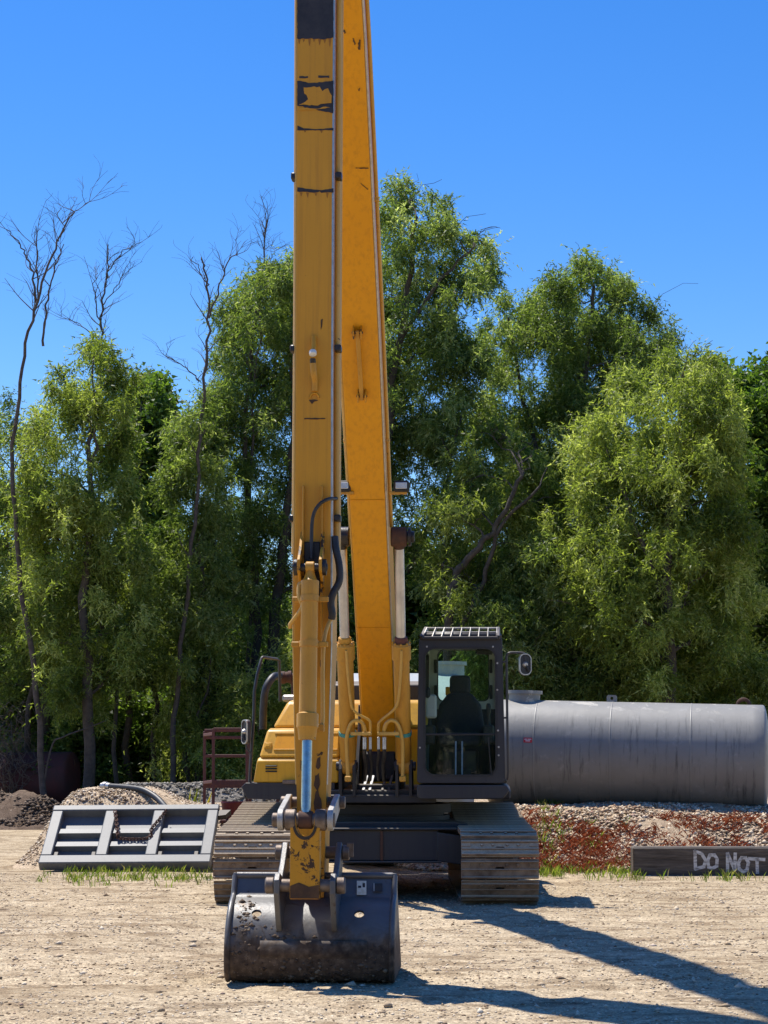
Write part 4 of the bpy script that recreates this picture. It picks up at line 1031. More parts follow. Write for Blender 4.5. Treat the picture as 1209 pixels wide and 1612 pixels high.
prof_body('tool_box_lid', [(.93, zB + .012), (-.9, zB + .012), (-.9, zC), (.62, zC), (.74, zC - .02)], bx0 + .06, bx1, 'body_yellow', .03, .07)
# recess, latch, vents on the tool box
lid_n = Vector((0, -(zC - .02 - zB - .012), -(.93 - .74))).normalized()
def lid_pt(x, t, off=0.0):
    f = .93 + (.74 - .93) * t; z = (zB + .012) + (zC - .02 - zB - .012) * t
    nv = Vector((0, -(zC - .02 - zB - .012), (.93 - .74))).normalized(); return V3(x, f, z) + nv * off
xr0 = UPX(434, 1165, .85).x; xl0 = UPX(414, 1178, .9).x
mb = MB(); a0, a1 = xr0 - .02, bx1 - .02
pts = [lid_pt(a0, .28, .004), lid_pt(a1, .28, .004), lid_pt(a1, .86, .004), lid_pt(a0 + .03, .86, .004)]
mb.add(pts, [(0, 1, 2, 3)]); o = mb.build('recess_panel', MT['boom_yellow'], body, 0); m_ = o.modifiers.new('t', 'SOLIDIFY'); m_.thickness = .012
for (t0, t1) in ((.27, .28), (.86, .87)): MB().bar(lid_pt(a0, t0, .006), lid_pt(a1, t0, .006), .014, .014, .004).build('recess_edge', MT['body_yellow'], body, 30)
MB().box(lid_pt(xl0 + .05, .42, .004), (.085, .02, .07), .006, Matrix.Rotation(radians(-30), 3, 'X')).build('latch', MT['body_yellow'], body, 30)
MB().box(lid_pt(xl0 + .05, .42, .016), (.05, .012, .04), .004, Matrix.Rotation(radians(-30), 3, 'X')).build('latch_handle', MT['body_yellow'], body, 30)
for k in range(3):
    c = UPX(427, 1206 + k * 4.2, .964); MB().box(c, (.13, .02, .016), .006).build('vent_slot', MT['black'], body, 30)
# upper engine cover and hood across the machine
prof_body('engine_cover', [(.30, zC + .006), (-1.9, zC + .006), (-1.9, zD + .02), (-.05, zD + .02), (.10, zD)], -1.24, .55, 'body_yellow', .045, .16)
hx0 = UPX(520, 1085, -.9).x; hx1 = UPX(660, 1085, -.9).x
mb = MB(); z0 = zD + .022; z1 = UPX(530, 1073, -1.0).z
mb.prism([(-.75, z0), (-1.75, z0), (-1.75, z1 - .03), (-1.6, z1), (-.9, z1), (-.75, z1 - .05)], lambda a, b, d: V3(d, a, b), hx0 - .15, hx1 + .1); mb.build('engine_hood', MT['frame_blue'], body, 30, .02)
# counterweight at the rear
mb = MB(); arc = [(1.36 * sin(radians(t)) , -1.95 - 1.5 * cos(radians(t))) for t in range(-80, 81, 10)]
poly = [(-1.36, -1.95)] + [(a, b) for a, b in arc] + [(1.36, -1.95)]
mb.prism(poly, lambda a, b, d: V3(a, b, d), 1.02, 2.02); mb.build('counterweight', MT['body_yellow'], body, 35, .05)
# battery-ish pale box, exhaust elbow and hose on the cover
c = UPX(458, 1099, -.3); MB().box((c.x + .06, .3, zD + .045), (.30, .3, .08), .02).build('air_cleaner_lid', MT['fitting'], body, 30)
e0 = UPX(441, 1067, -.6); e1 = UPX(455, 1066, -.6); e2 = UPX(464, 1072, -.6); e3 = UPX(466, 1102, -.6); e3.z = zD
MB().tube(spline([e0, e1, e2, e3], 6), .055, 14).build('exhaust_pipe', MT['rust'], body, 50)
MB().lathe(e0, e1 - e0, [(-.02, .075), (.06, .075), (.06, .066), (.1, .066), (.1, .075), (.14, .075)], 16).build('exhaust_clamp', MT['rust'], body, 40)
hpts = [UPX(414, 1148, -.2), UPX(415, 1110, -.2), UPX(419, 1083, -.2), UPX(430, 1066, -.3), UPX(440, 1064, -.5)]
MB().tube(spline(hpts, 7), .045, 14).build('intake_hose', MT['hose'], body, 60)
# hand rail and mirror on the outer deck
hr = spline([UPX(393, 1236, .95), UPX(393.5, 1222, .95), UPX(396, 1180, .95), UPX(400, 1125, .95)], 4)[:-1] + [UPX(400.5, 1088, .95), UPX(405, 1062, .93), UPX(412, 1036, .9), UPX(414, 1034.5, .88), UPX(436, 1037.5, .5), UPX(439.5, 1040, .45), UPX(440.5, 1075, .4), UPX(441, 1104, .35)]
rail = part(MB().tube(hr, .017, 10), 'hand_rail', 'cab_paint', None, 60)
def mirror(parent, c, tilt, w, h, name='mirror'):
    mb = MB(); pr = rrect(-w, w, -h, h, min(w, h) * .9, 6)
    R = Matrix.Rotation(tilt, 3, 'Z')
    mb.prism(pr, lambda a, b, d: Vector(c) + R @ Vector((a, d, b)), -.02, .03); o = mb.build(name, MT['cab_paint'], parent, 40, .012)
    mb = MB(); pr2 = rrect(-w * .86, w * .86, -h * .9, h * .9, min(w, h) * .75, 6); mb.ring(rrect(-w, w, -h, h, min(w, h) * .9, 6), pr2, lambda a, b, d: Vector(c) + R @ Vector((a, d, b)), -.034, -.018); mb.build('mirror_rim', MT['fitting'], o, 40)
    mb = MB(); mb.lathe(Vector(c) + R @ Vector((0, -.02, 0)), R @ Vector((0, -1, 0)), [(0, .035), (.02, .03), (.035, .018)], 14); mb.build('mirror_knuckle', MT['fitting'], o, 40)
    mb = MB(); mb.bar(Vector(c) + R @ Vector((0, -.04, 0)), Vector(c) + R @ Vector((w * .5, -.045, -h * .7)), .03, .02, .006); mb.build('mirror_arm', MT['black'], o, 40)
    return o
mc = UPX(388, 1152, 1.0); mirror(rail, mc, radians(-50), .055, .135)
MB().tube([UPX(388, 1165, 1.0), UPX(388, 1178, 1.0), UPX(396, 1187, .97)], .009, 8).build('mirror_stay', MT['cab_paint'], rail, 60)

# ---- cab
cf = 1.28; cL = UPX(656, 1120, cf).x; cR = UPX(795, 1120, cf).x
zb = UPX(700, 1233, cf).z; zt_ = UPX(700, 1003, cf).z; ck = -.32
cab = empty('cab', (0, 0, 0), RZU, exc); cab['label'] = 'dark grey operator cab with large windscreen'
wl = UPX(668, 1100, cf).x; wr = UPX(781, 1100, cf).x; wb = UPX(700, 1221, cf).z; wt = UPX(700, 1020, cf).z; wm = UPX(700, 1156, cf).z
fnF = lambda a, b, d: V3(a, cf + d, b)
tp = .025
def front_outer(): 
    pts = rrect(cL, cR, zb, zt_, .04, 8); return [(a + (tp if a < (cL + cR) / 2 else -tp) * (b - zb) / (zt_ - zb), b) for a, b in pts]
MB().ring(front_outer(), rrect(wl, wr, wb, wt, .115, 8), fnF, -.06, .0).build('front_frame', MT['cab_paint'], cab, 30, .008)
MB().ring(rrect(wl - .012, wr + .012, wb - .012, wt + .012, .125, 8), rrect(wl + .012, wr - .012, wb + .012, wt - .012, .10, 8), fnF, -.045, .006).build('window_seal', MT['black'], cab, 40)
def pane(poly, name, mat='glass'):
    mb = MB(); mb.add([fnF(a, b, -.02) for a, b in poly], [tuple(range(len(poly)))]); o = mb.build(name, MT[mat], cab, 0); return o
rp = rrect(wl + .008, wr - .008, wb + .008, wt - .008, .105, 8)
up = [(a, max(b, wm + .004)) for a, b in rp]; lo_ = [(a, min(b, wm - .004)) for a, b in rp]
pane(up, 'windscreen'); pane(lo_, 'lower_window')
MB().box(fnF((wl + wr) / 2, wm, -.015), (wr - wl, .03, .022), .006).build('window_divider', MT['black'], cab, 30)
# sides, rear, roof, floor
fnS = lambda x: (lambda a, b, d: V3(x + d, a, b))
for nm, x, sg in (('boom_side_frame', cL + .01, 1), ('door_side_frame', cR - .01, -1)):
    pts = rrect(ck, cf - .062, zb, zt_, .06, 8)
    def lean(a, b, d, x=x, sg=sg): return V3(x + sg * tp * (b - zb) / (zt_ - zb) + d * sg, a, b)
    MB().ring(pts, rrect(ck + .1, cf - .17, 1.72, zt_ - .12, .09, 8), lean, 0, .05).build(nm, MT['cab_paint'], cab, 30, .006)
    mb = MB(); rr_ = rrect(ck + .095, cf - .165, 1.715, zt_ - .115, .09, 8); mb.add([lean(a, b, .02) for a, b in rr_], [tuple(range(len(rr_)))]); mb.build('side_window', MT['glass_rear'], cab, 0)
    MB().ring([(a + .0, b) for a, b in rrect(ck + .02, cf - .08, zb + .02, zt_ - .03, .05, 8)], rrect(ck + .11, cf - .18, 1.73, zt_ - .13, .085, 8), lean, .052, .06).build('inner_trim', MT['cab_trim'], cab, 30)
pts = rrect(cL + .06, cR - .06, zb, zt_, .05, 8); fnB = lambda a, b, d: V3(a, ck + d, b)
rx0 = UPX(690, 1100, ck).x; rx1 = UPX(769, 1100, ck).x; rz0 = UPX(700, 1103, ck).z; rz1 = UPX(700, 1024, ck).z
MB().ring(pts, rrect(rx0, rx1, rz0, min(rz1, zt_ - .06), .07, 8), fnB, -.05, 0).build('rear_frame', MT['cab_paint'], cab, 30, .006)
MB().ring(rrect(cL + .07, cR - .07, rz0 - .10, zt_ - .03, .05, 8), rrect(rx0 - .01, rx1 + .01, rz0 - .01, min(rz1, zt_ - .06) + .01, .07, 8), fnB, .003, .015).build('rear_trim', MT['cab_trim'], cab, 30)
rr_ = rrect(rx0, rx1, rz0, min(rz1, zt_ - .06), .07, 8); mb = MB(); mb.add([fnB(a, b, -.025) for a, b in rr_], [tuple(range(len(rr_)))]); mb.build('rear_window', MT['glass_rear'], cab, 0)
for (dx, dz) in ((.012, .35), (.012, .05)):
    MB().box(V3(rx0 - .03, ck + .03, rz0 + dz + .05), (.035, .03, .16), .006).build('trim_vent', MT['black'], cab, 30)
    MB().box(V3(rx1 + .03, ck + .03, rz0 + dz + .05), (.035, .03, .16), .006).build('trim_vent', MT['black'], cab, 30)
mb = MB(); mb.box(V3((cL + cR) / 2, (cf + ck) / 2, zt_ + .02), (cR - cL - .06, cf - ck - .02, .09), .04); mb.build('roof', MT['cab_paint'], cab, 40)
MB().box(V3((cL + cR) / 2, (cf + ck) / 2, zt_ - .04), (cR - cL - .16, cf - ck - .16, .03), .01).build('headliner', MT['cab_trim'], cab, 30)
MB().box(V3((cL + cR) / 2, (cf + ck) / 2 - .03, zb + .03), (cR - cL - .13, cf - ck - .14, .05), .01).build('floor_mat', MT['black'], cab, 30)
# skirt under the cab
s0 = UPX(655, 1258, cf).z; sr = UPX(802, 1244, cf).x
MB().prism([(cL, zb - .02), (cL, s0 + .03), (cL + .03, s0), (cR - .03, s0 + .005), (cR + .02, s0 + .06), (sr, zb - .07), (cR + .01, zb - .02)], lambda a, b, d: V3(a, d, b), cf + .015, ck).build('cab_skirt', MT['cab_paint'], cab, 30, .012)
# slatted rain visor
v0 = UPX(664, 1004, cf + .05); v1 = UPX(784, 1004, cf + .05); vt0 = UPX(671, 989, cf - .1); vt1 = UPX(784, 989, cf - .1)
vis = MB()
vis.bar(v0, v1, .05, .03, .006); vo_ = vis.build('visor', MT['cab_paint'], cab, 30)
MB().bar(vt0, vt1, .03, .022, .005).build('visor_top_bar', MT['link_steel'], vo_, 30)
for k in range(9):
    t = (k + .0) / 8; MB().bar(v0.lerp(v1, t * .97 + .015), vt0.lerp(vt1, t * .97 + .015), .012, .03, .003).build('visor_rib', MT['link_steel'], vo_, 30)
mid0 = v0.lerp(vt0, .62); mid1 = v1.lerp(vt1, .62); MB().bar(mid0, mid1, .012, .012, .003).build('visor_bar', MT['link_steel'], vo_, 30)
mb = MB(); q0 = v0 + Vector((.04, .06, .02)); q1 = v1 + Vector((-.04, .06, .02)); q2 = v1.lerp(vt1, .6) + Vector((-.03, .08, 0)); q3 = v0.lerp(vt0, .6) + Vector((.03, .08, 0)); mb.add([q0, q1, q2, q3], [(0, 1, 2, 3)]); mb.build('visor_sheet', MT['visor'], vo_, 0)
for a_, b_ in ((v0, vt0), (v1, vt1)): MB().prism([(0, 0), (1, 0), (1, .12)], lambda p, q, d: V3(a_.x + d, cf + .05 - p * .42, v0.z - .015 + q * 0 + (p * .10)), -.02, .02) if False else MB().bar(a_, b_ + Vector((0, .05, 0)), .045, .05, .008).build('visor_cheek', MT['cab_paint'], vo_, 30)
# grab bar and mirror outside the door
gb = [UPX(795, 1232, cf - .05), UPX(799, 1226, cf), UPX(800, 1215, cf + .02), UPX(798.5, 1130, cf + .02), UPX(797.5, 1045, cf + .02), UPX(797.5, 1036, cf + .02)]
MB().tube(gb, .014, 10).build('grab_bar', MT['cab_paint'], cab, 60)
ma = [UPX(797.5, 1042, cf + .02), UPX(797.5, 1034, cf + .02), UPX(800, 1029, cf + .02), UPX(806, 1027.5, cf + .02), UPX(822, 1028, cf + .02), UPX(826, 1031, cf + .02), UPX(827, 1046, cf + .02)]
arm_ = MB().tube(spline(ma, 4), .014, 10).build('mirror_bracket', MT['cab_paint'], cab, 60)
mirror(cab, UPX(826, 1046, cf + .0), radians(16), .068, .118)
for zz in (1042, 1130, 1228): MB().bar(UPX(789, zz, cf - .03), UPX(798, zz, cf + .01), .03, .02, .004).build('bar_foot', MT['cab_paint'], cab, 30)
# bolts round the windscreen
for (bx, by) in ((672, 1018), (776, 1018), (783, 1044), (783, 1086), (784, 1150), (785, 1176), (661, 1177), (785, 1189)):
    c = UPX(bx, by, cf); MB().cyl(c + Vector((0, .002, 0)), c + Vector((0, -.008, 0)), .011, 10, .002).build('bolt', MT['fitting'], cab, 40)
# wiper
MB().tube(spline([UPX(774, 1222, cf + .012), UPX(771, 1190, cf + .02), UPX(769, 1160, cf + .02)], 5), .006, 6).build('wiper', MT['black'], cab, 60)
# interior
sx = UPX(724, 1110, .25).x
seat = MB(); 
def cushion(mb, c, size, r, R=None, n=4):
    b = bmesh.new(); bmesh.ops.create_cube(b, size=1); 
    for v_ in b.verts: v_.co = Vector((v_.co.x * size[0], v_.co.y * size[1], v_.co.z * size[2]))
    bmesh.ops.bevel(b, geom=list(b.edges), offset=r, segments=n, profile=.5, affect='EDGES'); b.verts.index_update()
    vs = [v_.co.copy() for v_ in b.verts]
    if R: vs = [R @ q for q in vs]
    mb.add([q + Vector(c) for q in vs], [tuple(q.index for q in f.verts) for f in b.faces]); b.free()
zs0 = UPX(724, 1160, .3).z
cushion(seat, V3(sx, .42, zs0 - .03), (.50, .52, .16), .06); so2 = seat.build('seat_cushion', MT['seat_fabric'], cab, 60)
mb = MB(); zt1 = UPX(724, 1093, .2).z
# backrest with sloping shoulders
pf = [(-.26, zs0), (-.28, zs0 + .12), (-.24, zt1 - .12), (-.13, zt1 + .02), (.13, zt1 + .02), (.24, zt1 - .12), (.28, zs0 + .12), (.26, zs0)]
mb.prism(pf, lambda a, b, d: V3(sx + a, .20 + d - .12 * (b - zs0), b), -.06, .07); o = mb.build('backrest', MT['seat_fabric'], cab, 60, .045); o.modifiers[0].segments = 4
mb = MB(); zh = UPX(724, 1078, .15).z; cushion(mb, V3(sx, .11, zh), (.24, .11, .22), .05); mb.build('headrest', MT['seat_fabric'], cab, 60)
MB().box(V3(sx, .4, zb + .22), (.42, .45, .3), .03).build('seat_base', MT['black'], cab, 30)
for s in (-1, 1):
    mb = MB(); cushion(mb, V3(sx + s * .33, .5, zs0 + .02), (.12, .55, .22), .03); mb.build('console', MT['black'], cab, 50)
    MB().lathe(V3(sx + s * .33, .7, zs0 + .12), (0, 0, 1), [(0, .03), (.03, .02), (.12, .016), (.16, .028), (.22, .03), (.25, .02)], 12).build('joystick', MT['black'], cab, 50)
    MB().bar(V3(sx + s * .035, .98, zb + .05), V3(sx + s * .035, .86, zs0 - .05), .018, .018, .004).build('travel_lever', MT['fitting'], cab, 40)
    MB().box(V3(sx + s * .09, .95, zb + .10), (.09, .2, .02), .006, Matrix.Rotation(radians(25), 3, 'X')).build('pedal', MT['black'], cab, 30)
c = UPX(679, 1112, 1.0); MB().box(c, (.12, .12, .26), .02).build('monitor', MT['cab_trim'], cab, 30)
c = UPX(673, 1090, 1.1); MB().box(c, (.06, .08, .12), .02).build('switch_box', MT['black'], cab, 30)
c = UPX(763, 1026, 1.0); MB().box(c, (.2, .12, .06), .02).build('radio_box', MT['black'], cab, 30)
c = UPX(706, 1088, ck + .06); MB().cyl(c - Vector((0, 0, .05)), c + Vector((0, 0, .05)), .035, 16).build('bottle', MT['body_yellow'], cab, 40)

# ---- boom: stations (forward, z) of the underside and of the top, half width
hwB = .202
BU = [(.42, 1.74), (1.1, 2.55), (2.15, 3.78), (3.5, 5.45), (5.6, 7.95), (7.4, 9.75), (8.15, 10.25)]
BT = [(-.08, 2.12), (.35, 3.05), (1.35, 4.45), (2.85, 6.05), (5.1, 8.45), (7.05, 10.15), (7.95, 10.75)]
HW = [.184, .184, .184, .188, .180, .165, .155]
def loft(mb, U, T, H):
    vs = []
    for (uf, uz), (tf, tz), h in zip(U, T, H): vs += [V3(-h, uf, uz), V3(h, uf, uz), V3(h, tf, tz), V3(-h, tf, tz)]
    n = len(U); fs = [(0, 1, 2, 3), tuple(4 * (n - 1) + k for k in (0, 1, 2, 3))]
    for i in range(n - 1):
        for k in range(4): l = (k + 1) % 4; fs.append((4 * i + k, 4 * i + l, 4 * i + 4 + l, 4 * i + 4 + k))
    mb.add(vs, fs)
def along(L, s):
    """point at fraction s (0..1) of a polyline of pairs"""
    d = [0]
    for i in range(1, len(L)): d.append(d[-1] + math.hypot(L[i][0] - L[i - 1][0], L[i][1] - L[i - 1][1]))
    t = s * d[-1]
    for i in range(1, len(L)):
        if t <= d[i] + 1e-9: k = (t - d[i - 1]) / (d[i] - d[i - 1]); return tuple(L[i - 1][q] + (L[i][q] - L[i - 1][q]) * k for q in (0, 1))
    return L[-1]
mb = MB(); loft(mb, BU, BT, HW); boom = part(mb, 'boom', 'boom_yellow', None, 25, .012)
MB().cyl(V3(-.2, .1, 1.97), V3(.2, .1, 1.97), .19, 28, .01).build('boom_foot', MT['boom_yellow'], boom, 40)
# flange strips and steel lines along the lower edges of the side plates
for s in (-1, 1):
    pts = [V3(s * (h + .008), f * .985 + t[0] * .015, z * .985 + t[1] * .015 + .02) for (f, z), t, h in zip(BU, BT, HW)]
    MB().tube(pts, .011, 6).build('edge_weld', MT['fitting'] if s > 0 else MT['pipe_yellow'], boom, 60)
    for q, rr in ((.30, .020),):
        pts = [V3(s * (h + .035), f * (1 - q) + t[0] * q, z * (1 - q) + t[1] * q) for (f, z), t, h in list(zip(BU, BT, HW))[2:]]
        MB().tube(pts, rr, 8).build('boom_pipe', MT['pipe_yellow'], boom, 60)
        for k in (0, 1, 2, 3):
            c = pts[k].lerp(pts[k + 1], .5); MB().box(c, (.045, .06, .05), .008).build('pipe_clamp', MT['pipe_yellow'], boom, 40)
# seams across the underside
for py in (787, 988):
    lo, hi = 0, 1
    for _ in range(40):
        m_ = (lo + hi) / 2; f, z = along(BU, m_); (lo, hi) = (m_, hi) if UPX(580, py, f).z > z else (lo, m_)
    f, z = along(BU, lo); MB().bar(V3(-.182, f + .002, z - .001), V3(.182, f + .002, z - .001), .012, .006, .002).build('weld_seam', MT['boom_yellow'], boom, 30)
def boom_at(px, py, off=.0):
    """point of the boom's underside on a photograph pixel row"""
    lo, hi = 0, 1
    for _ in range(40):
        m_ = (lo + hi) / 2; f, z = along(BU, m_); (lo, hi) = (m_, hi) if UPX(px, py, f).z > z else (lo, m_)
    f, z = along(BU, lo); p = UPX(px, py, f); n = Vector((0, -.77, -.64)); return p + n * off
# lock bar under the boom
b0 = boom_at(563, 517, .05); b1 = boom_at(570, 626, .05)
lb = MB().bar(b0, b1, .042, .03, .006, (0, -.77, -.64)).build('lock_bar', MT['cyl_yellow'], boom, 30)
for (px, py) in ((563, 520), (570, 620)):
    for q in (-1, 1):
        c = boom_at(px + q * 6, py, .03); MB().box(c, (.016, .10, .13), .006, Matrix.Rotation(radians(-40), 3, 'X')).build('bar_lug', MT['link_yellow'], lb, 30)
    c = boom_at(px, py, .05); MB().cyl(c - Vector((.055, 0, 0)), c + Vector((.055, 0, 0)), .014, 10).build('lug_pin', MT['grease'], lb, 40)
# work lamps on bracket arms
for (px, ex) in ((540, 552), (632, 613)):
    f = 2.55; c = UPX(px, 766, f); e = UPX(ex, 776, f); br = UPX(px, 776, f)
    if px < 580: e = UPX(557, 776, f)
    ar = MB().bar(e, br + Vector((.06 if px > 580 else -.06, 0, 0)), .05, .03, .005).build('lamp_bracket', MT['cyl_yellow'], boom, 30)
    MB().box(c, (.165, .11, .12), .018).build('lamp_housing', MT['black'], ar, 30)
    MB().box(c + Vector((0, -.056, .004)), (.118, .012, .066), .008).build('lamp_lens', MT['lens'], ar, 30)
    MB().cyl(c - Vector((0, 0, .085)), c - Vector((0, 0, .05)), .016, 10).build('lamp_stem', MT['grease'], ar, 40)
# scratches left by loading straps
random.seed(21)
def decal(name, pts3, mat, parent, lift=Vector((0, -.003, 0))):
    mb = MB(); mb.add([p + lift for p in pts3], [tuple(range(len(pts3)))]); return mb.build(name, MT[mat], parent, 0)
for (x0, y0, x1, y1, w) in ((568, 288, 579, 298, .8), (560, 264, 580, 265, 1), (556, 60, 559, 70, 1.2), (566, 62, 565, 78, 1.5), (541, 47, 544, 52, 1.2), (566, 138, 565, 143, .8)):
    f = .006; a_ = boom_at(x0, y0, f); b_ = boom_at(x1, y1, f); d = (b_ - a_).normalized(); n = Vector((0, -.77, -.64)); s_ = d.cross(n).normalized() * .006 * w
    mb = MB(); k = 5; up_ = [a_.lerp(b_, i / k) + s_ * random.uniform(.2, 1.6) for i in range(k + 1)]; dn_ = [a_.lerp(b_, i / k) - s_ * random.uniform(.2, 1.6) for i in range(k, -1, -1)]
    mb.add(up_ + dn_, [tuple(range(2 * k + 2))]); mb.build('paint_scratch', MT['rust_stain'], boom, 0)

# ---- boom cylinders
for s in (-1, 1):
    lo_p = V3(s * .305, 1.05, 1.43); hp_ = UPX(543 if s < 0 else 633, 845, 2.02); hp_ = V3(s * .305, 2.02, hp_.z)
    d = (hp_ - lo_p); L = d.length; dn = d.normalized()
    def at(py): 
        lo, hi = 0., L
        for _ in range(40):
            m_ = (lo + hi) / 2; p = lo_p + dn * m_; (lo, hi) = (m_, hi) if UPX(600, py, -p.y).z > p.z else (lo, m_)
        return lo
    t1 = at(1012)
    bc = MB(); bc.lathe(lo_p, dn, [(.05, .06), (.10, .088), (t1 - .19, .088), (t1 - .185, .105), (t1 - .02, .105), (t1, .088)], 28)
    bc.cyl(lo_p - Vector((.075, 0, 0)), lo_p + Vector((.075, 0, 0)), .085, 24)
    cy = part(bc, 'boom_cylinder', 'cyl_yellow', None, 35)
    MB().lathe(lo_p, dn, [(t1 + .001, .07), (t1 + .06, .07), (t1 + .07, .058)], 24).build('gland_nut', MT['cyl_yellow'] if s < 0 else MT['rust_red'], cy, 40)
    for k in range(8):
        a = 2 * pi * k / 8; u_ = dn.orthogonal().normalized(); w_ = dn.cross(u_); c = lo_p + dn * (t1 - .005) + (u_ * cos(a) + w_ * sin(a)) * .09
        MB().cyl(c, c + dn * .02, .012, 6, .002).build('gland_bolt', MT['cyl_yellow'], cy, 40)
    MB().lathe(lo_p, dn, [(t1 + .05, .052), (L - .08, .052)], 28).build('rod', MT['dull_rod'], cy, 40)
    eye = MB(); eye.cyl(hp_ - Vector((.085, 0, 0)), hp_ + Vector((.085, 0, 0)), .105, 28, .012); eye.lathe(lo_p, dn, [(L - .13, .055), (L - .06, .075)], 24)
    eye.build('rod_eye', MT['grease'] if s < 0 else MT['rust'], cy, 40)
    MB().cyl(hp_ - Vector((s * .06, 0, 0)), hp_ + Vector((s * .165, 0, 0)), .06, 20).build('pin', MT['grease'], cy, 40)
    MB().lathe(hp_ + Vector((s * .10, 0, 0)), (s, 0, 0), [(0, .10), (.03, .10), (.03, .08)], 24).build('pin_collar', MT['grease'], cy, 40)
    # oil pipe up the barrel to the gland, return bend, clamp
    def cp(px, py, off=.12):
        p = lo_p + dn * at(py); return UPX(px, py, -p.y + .125)
    if s < 0: A = [(545, 1024), (547, 1055), (551, 1095), (557, 1119), (580, 1133), (583, 1142), (583, 1156)]; Bp = [(548, 1228), (546, 1180), (546, 1160), (552, 1140), (561, 1134), (570, 1138), (574, 1148), (574, 1158)]; cl_ = ((540, 1155, 552), (552, 1155, 585))
    else: A = [(632, 1024), (631, 1055), (628, 1095), (622, 1115), (600, 1134), (596, 1142), (596, 1156)]; Bp = [(634, 1228), (634, 1180), (632, 1158), (626, 1140), (617, 1134), (609, 1138), (605, 1148), (605, 1158)]; cl_ = ((630, 1155, 645), (594, 1155, 628))
    MB().tube(spline([cp(*q) for q in A], 5), .0145, 8).build('oil_pipe', MT['pipe_yellow'], cy, 60)
    MB().tube(spline([cp(*q) for q in Bp], 5), .021, 8).build('oil_pipe', MT['pipe_yellow'], cy, 60)
    f = 1.35; a_ = UPX(cl_[1][0], 1155, f); b_ = UPX(cl_[1][2], 1155, f); MB().bar(a_, b_, .03, .038, .005).build('pipe_bracket', MT['pipe_yellow'], cy, 30)
    tb0 = at(1154); MB().lathe(lo_p, dn, [(tb0 - .02, .09), (tb0 - .02, .096), (tb0 + .02, .096), (tb0 + .02, .09)], 28).build('barrel_clamp', MT['seal_green'], cy, 40)
    for q, r_ in ((A[-1], .017), (Bp[-1], .023)):
        a_ = UPX(q[0], 1160, f); b_ = UPX(q[0], 1180, f); MB().cyl(a_, b_, r_, 12).build('hose_fitting', MT['fitting'], cy, 40)
        c_ = UPX(q[0] + (2 if s < 0 else -2), 1205, f - .2); e_ = UPX(q[0], 1228, f - .45); MB().tube(spline([b_, UPX(q[0], 1190, f - .05), c_, e_], 5), r_ * .95, 10).build('oil_hose', MT['hose'], cy, 60)
    c = UPX(Bp[0][0], 1226, 1.35); MB().box(c, (.07, .08, .06), .01).build('port_block', MT['cyl_yellow'], cy, 30)

# ---- stick: nearly upright, front face towards the yard
fS = 8.32      # plane of the front face
def sxp(px, py, f=fS): return UPX(px, py, f)
wS = [(1413, .088), (1290, .100), (1235, .105), (1150, .118), (1010, .134), (870, .134), (600, .132), (300, .134), (0, .138)]
sz = [(sxp(490, py).z, w) for py, w in wS]; sz.append((11.0, .14))
sd = [.36, .36, .40, .46, .54, .60, .72, .80, .86, .7]          # depth front to back
U = []; 
mb = MB(); vs = []
for (z, w), dep in zip(sz, sd): vs += [V3(-w, fS, z), V3(w, fS, z), V3(w, fS - dep, z), V3(-w, fS - dep, z)]
n = len(sz); fs = [(0, 1, 2, 3), tuple(4 * (n - 1) + k for k in range(4))]
def segfaces(i): return [(4 * i + k, 4 * i + (k + 1) % 4, 4 * i + 4 + (k + 1) % 4, 4 * i + 4 + k) for k in range(4)]
for i in range(n - 1): fs += segfaces(i)
mb.add(vs, fs); stick = part(mb, 'stick', 'stick_yellow', None, 25, .008); stick['label'] = 'long faded yellow stick hanging upright'
# worn lower length is a sleeve of chipped paint
mb = MB(); vs = []; zz = [(z, w) for z, w in sz][:5]
for (z, w), dep in zip(zz, sd): 
    if z < sz[0][0] + .01: z += .002
    vs += [V3(-w - .003, fS + .003, z), V3(w + .003, fS + .003, z), V3(w + .003, fS - dep - .003, z), V3(-w - .003, fS - dep - .003, z)]
fs = []
for i in range(len(zz) - 1): fs += segfaces(i)
mb.add(vs, fs); mb.build('lower_stick_plates', MT['stick_low_yellow'], stick, 25)
for s in (-1, 1):
    pts = [V3(s * (w + .004), fS - .012, z) for z, w in sz[2:]]
    MB().tube(pts, .009, 6).build('edge_weld', MT['fitting'] if s > 0 else MT['pipe_yellow'], stick, 60)
    for q, r_ in ((.10, .024), (.26, .022)):
        pts = [V3(s * (w + (.036 if s > 0 else .008)), fS - dep * q - .03, z) for (z, w), dep in list(zip(sz, sd))[5:]]
        o = MB().tube(pts, r_, 8).build('stick_pipe', MT['pipe_yellow'], stick, 60)
    for py in (275, 547, 815):
        c = sxp(490, py); w = .134; MB().box(V3(s * (w + (.045 if s > 0 else .02)), fS - .06, c.z), (.05, .10, .05), .008).build('pipe_clamp', MT['grease'], stick, 40)
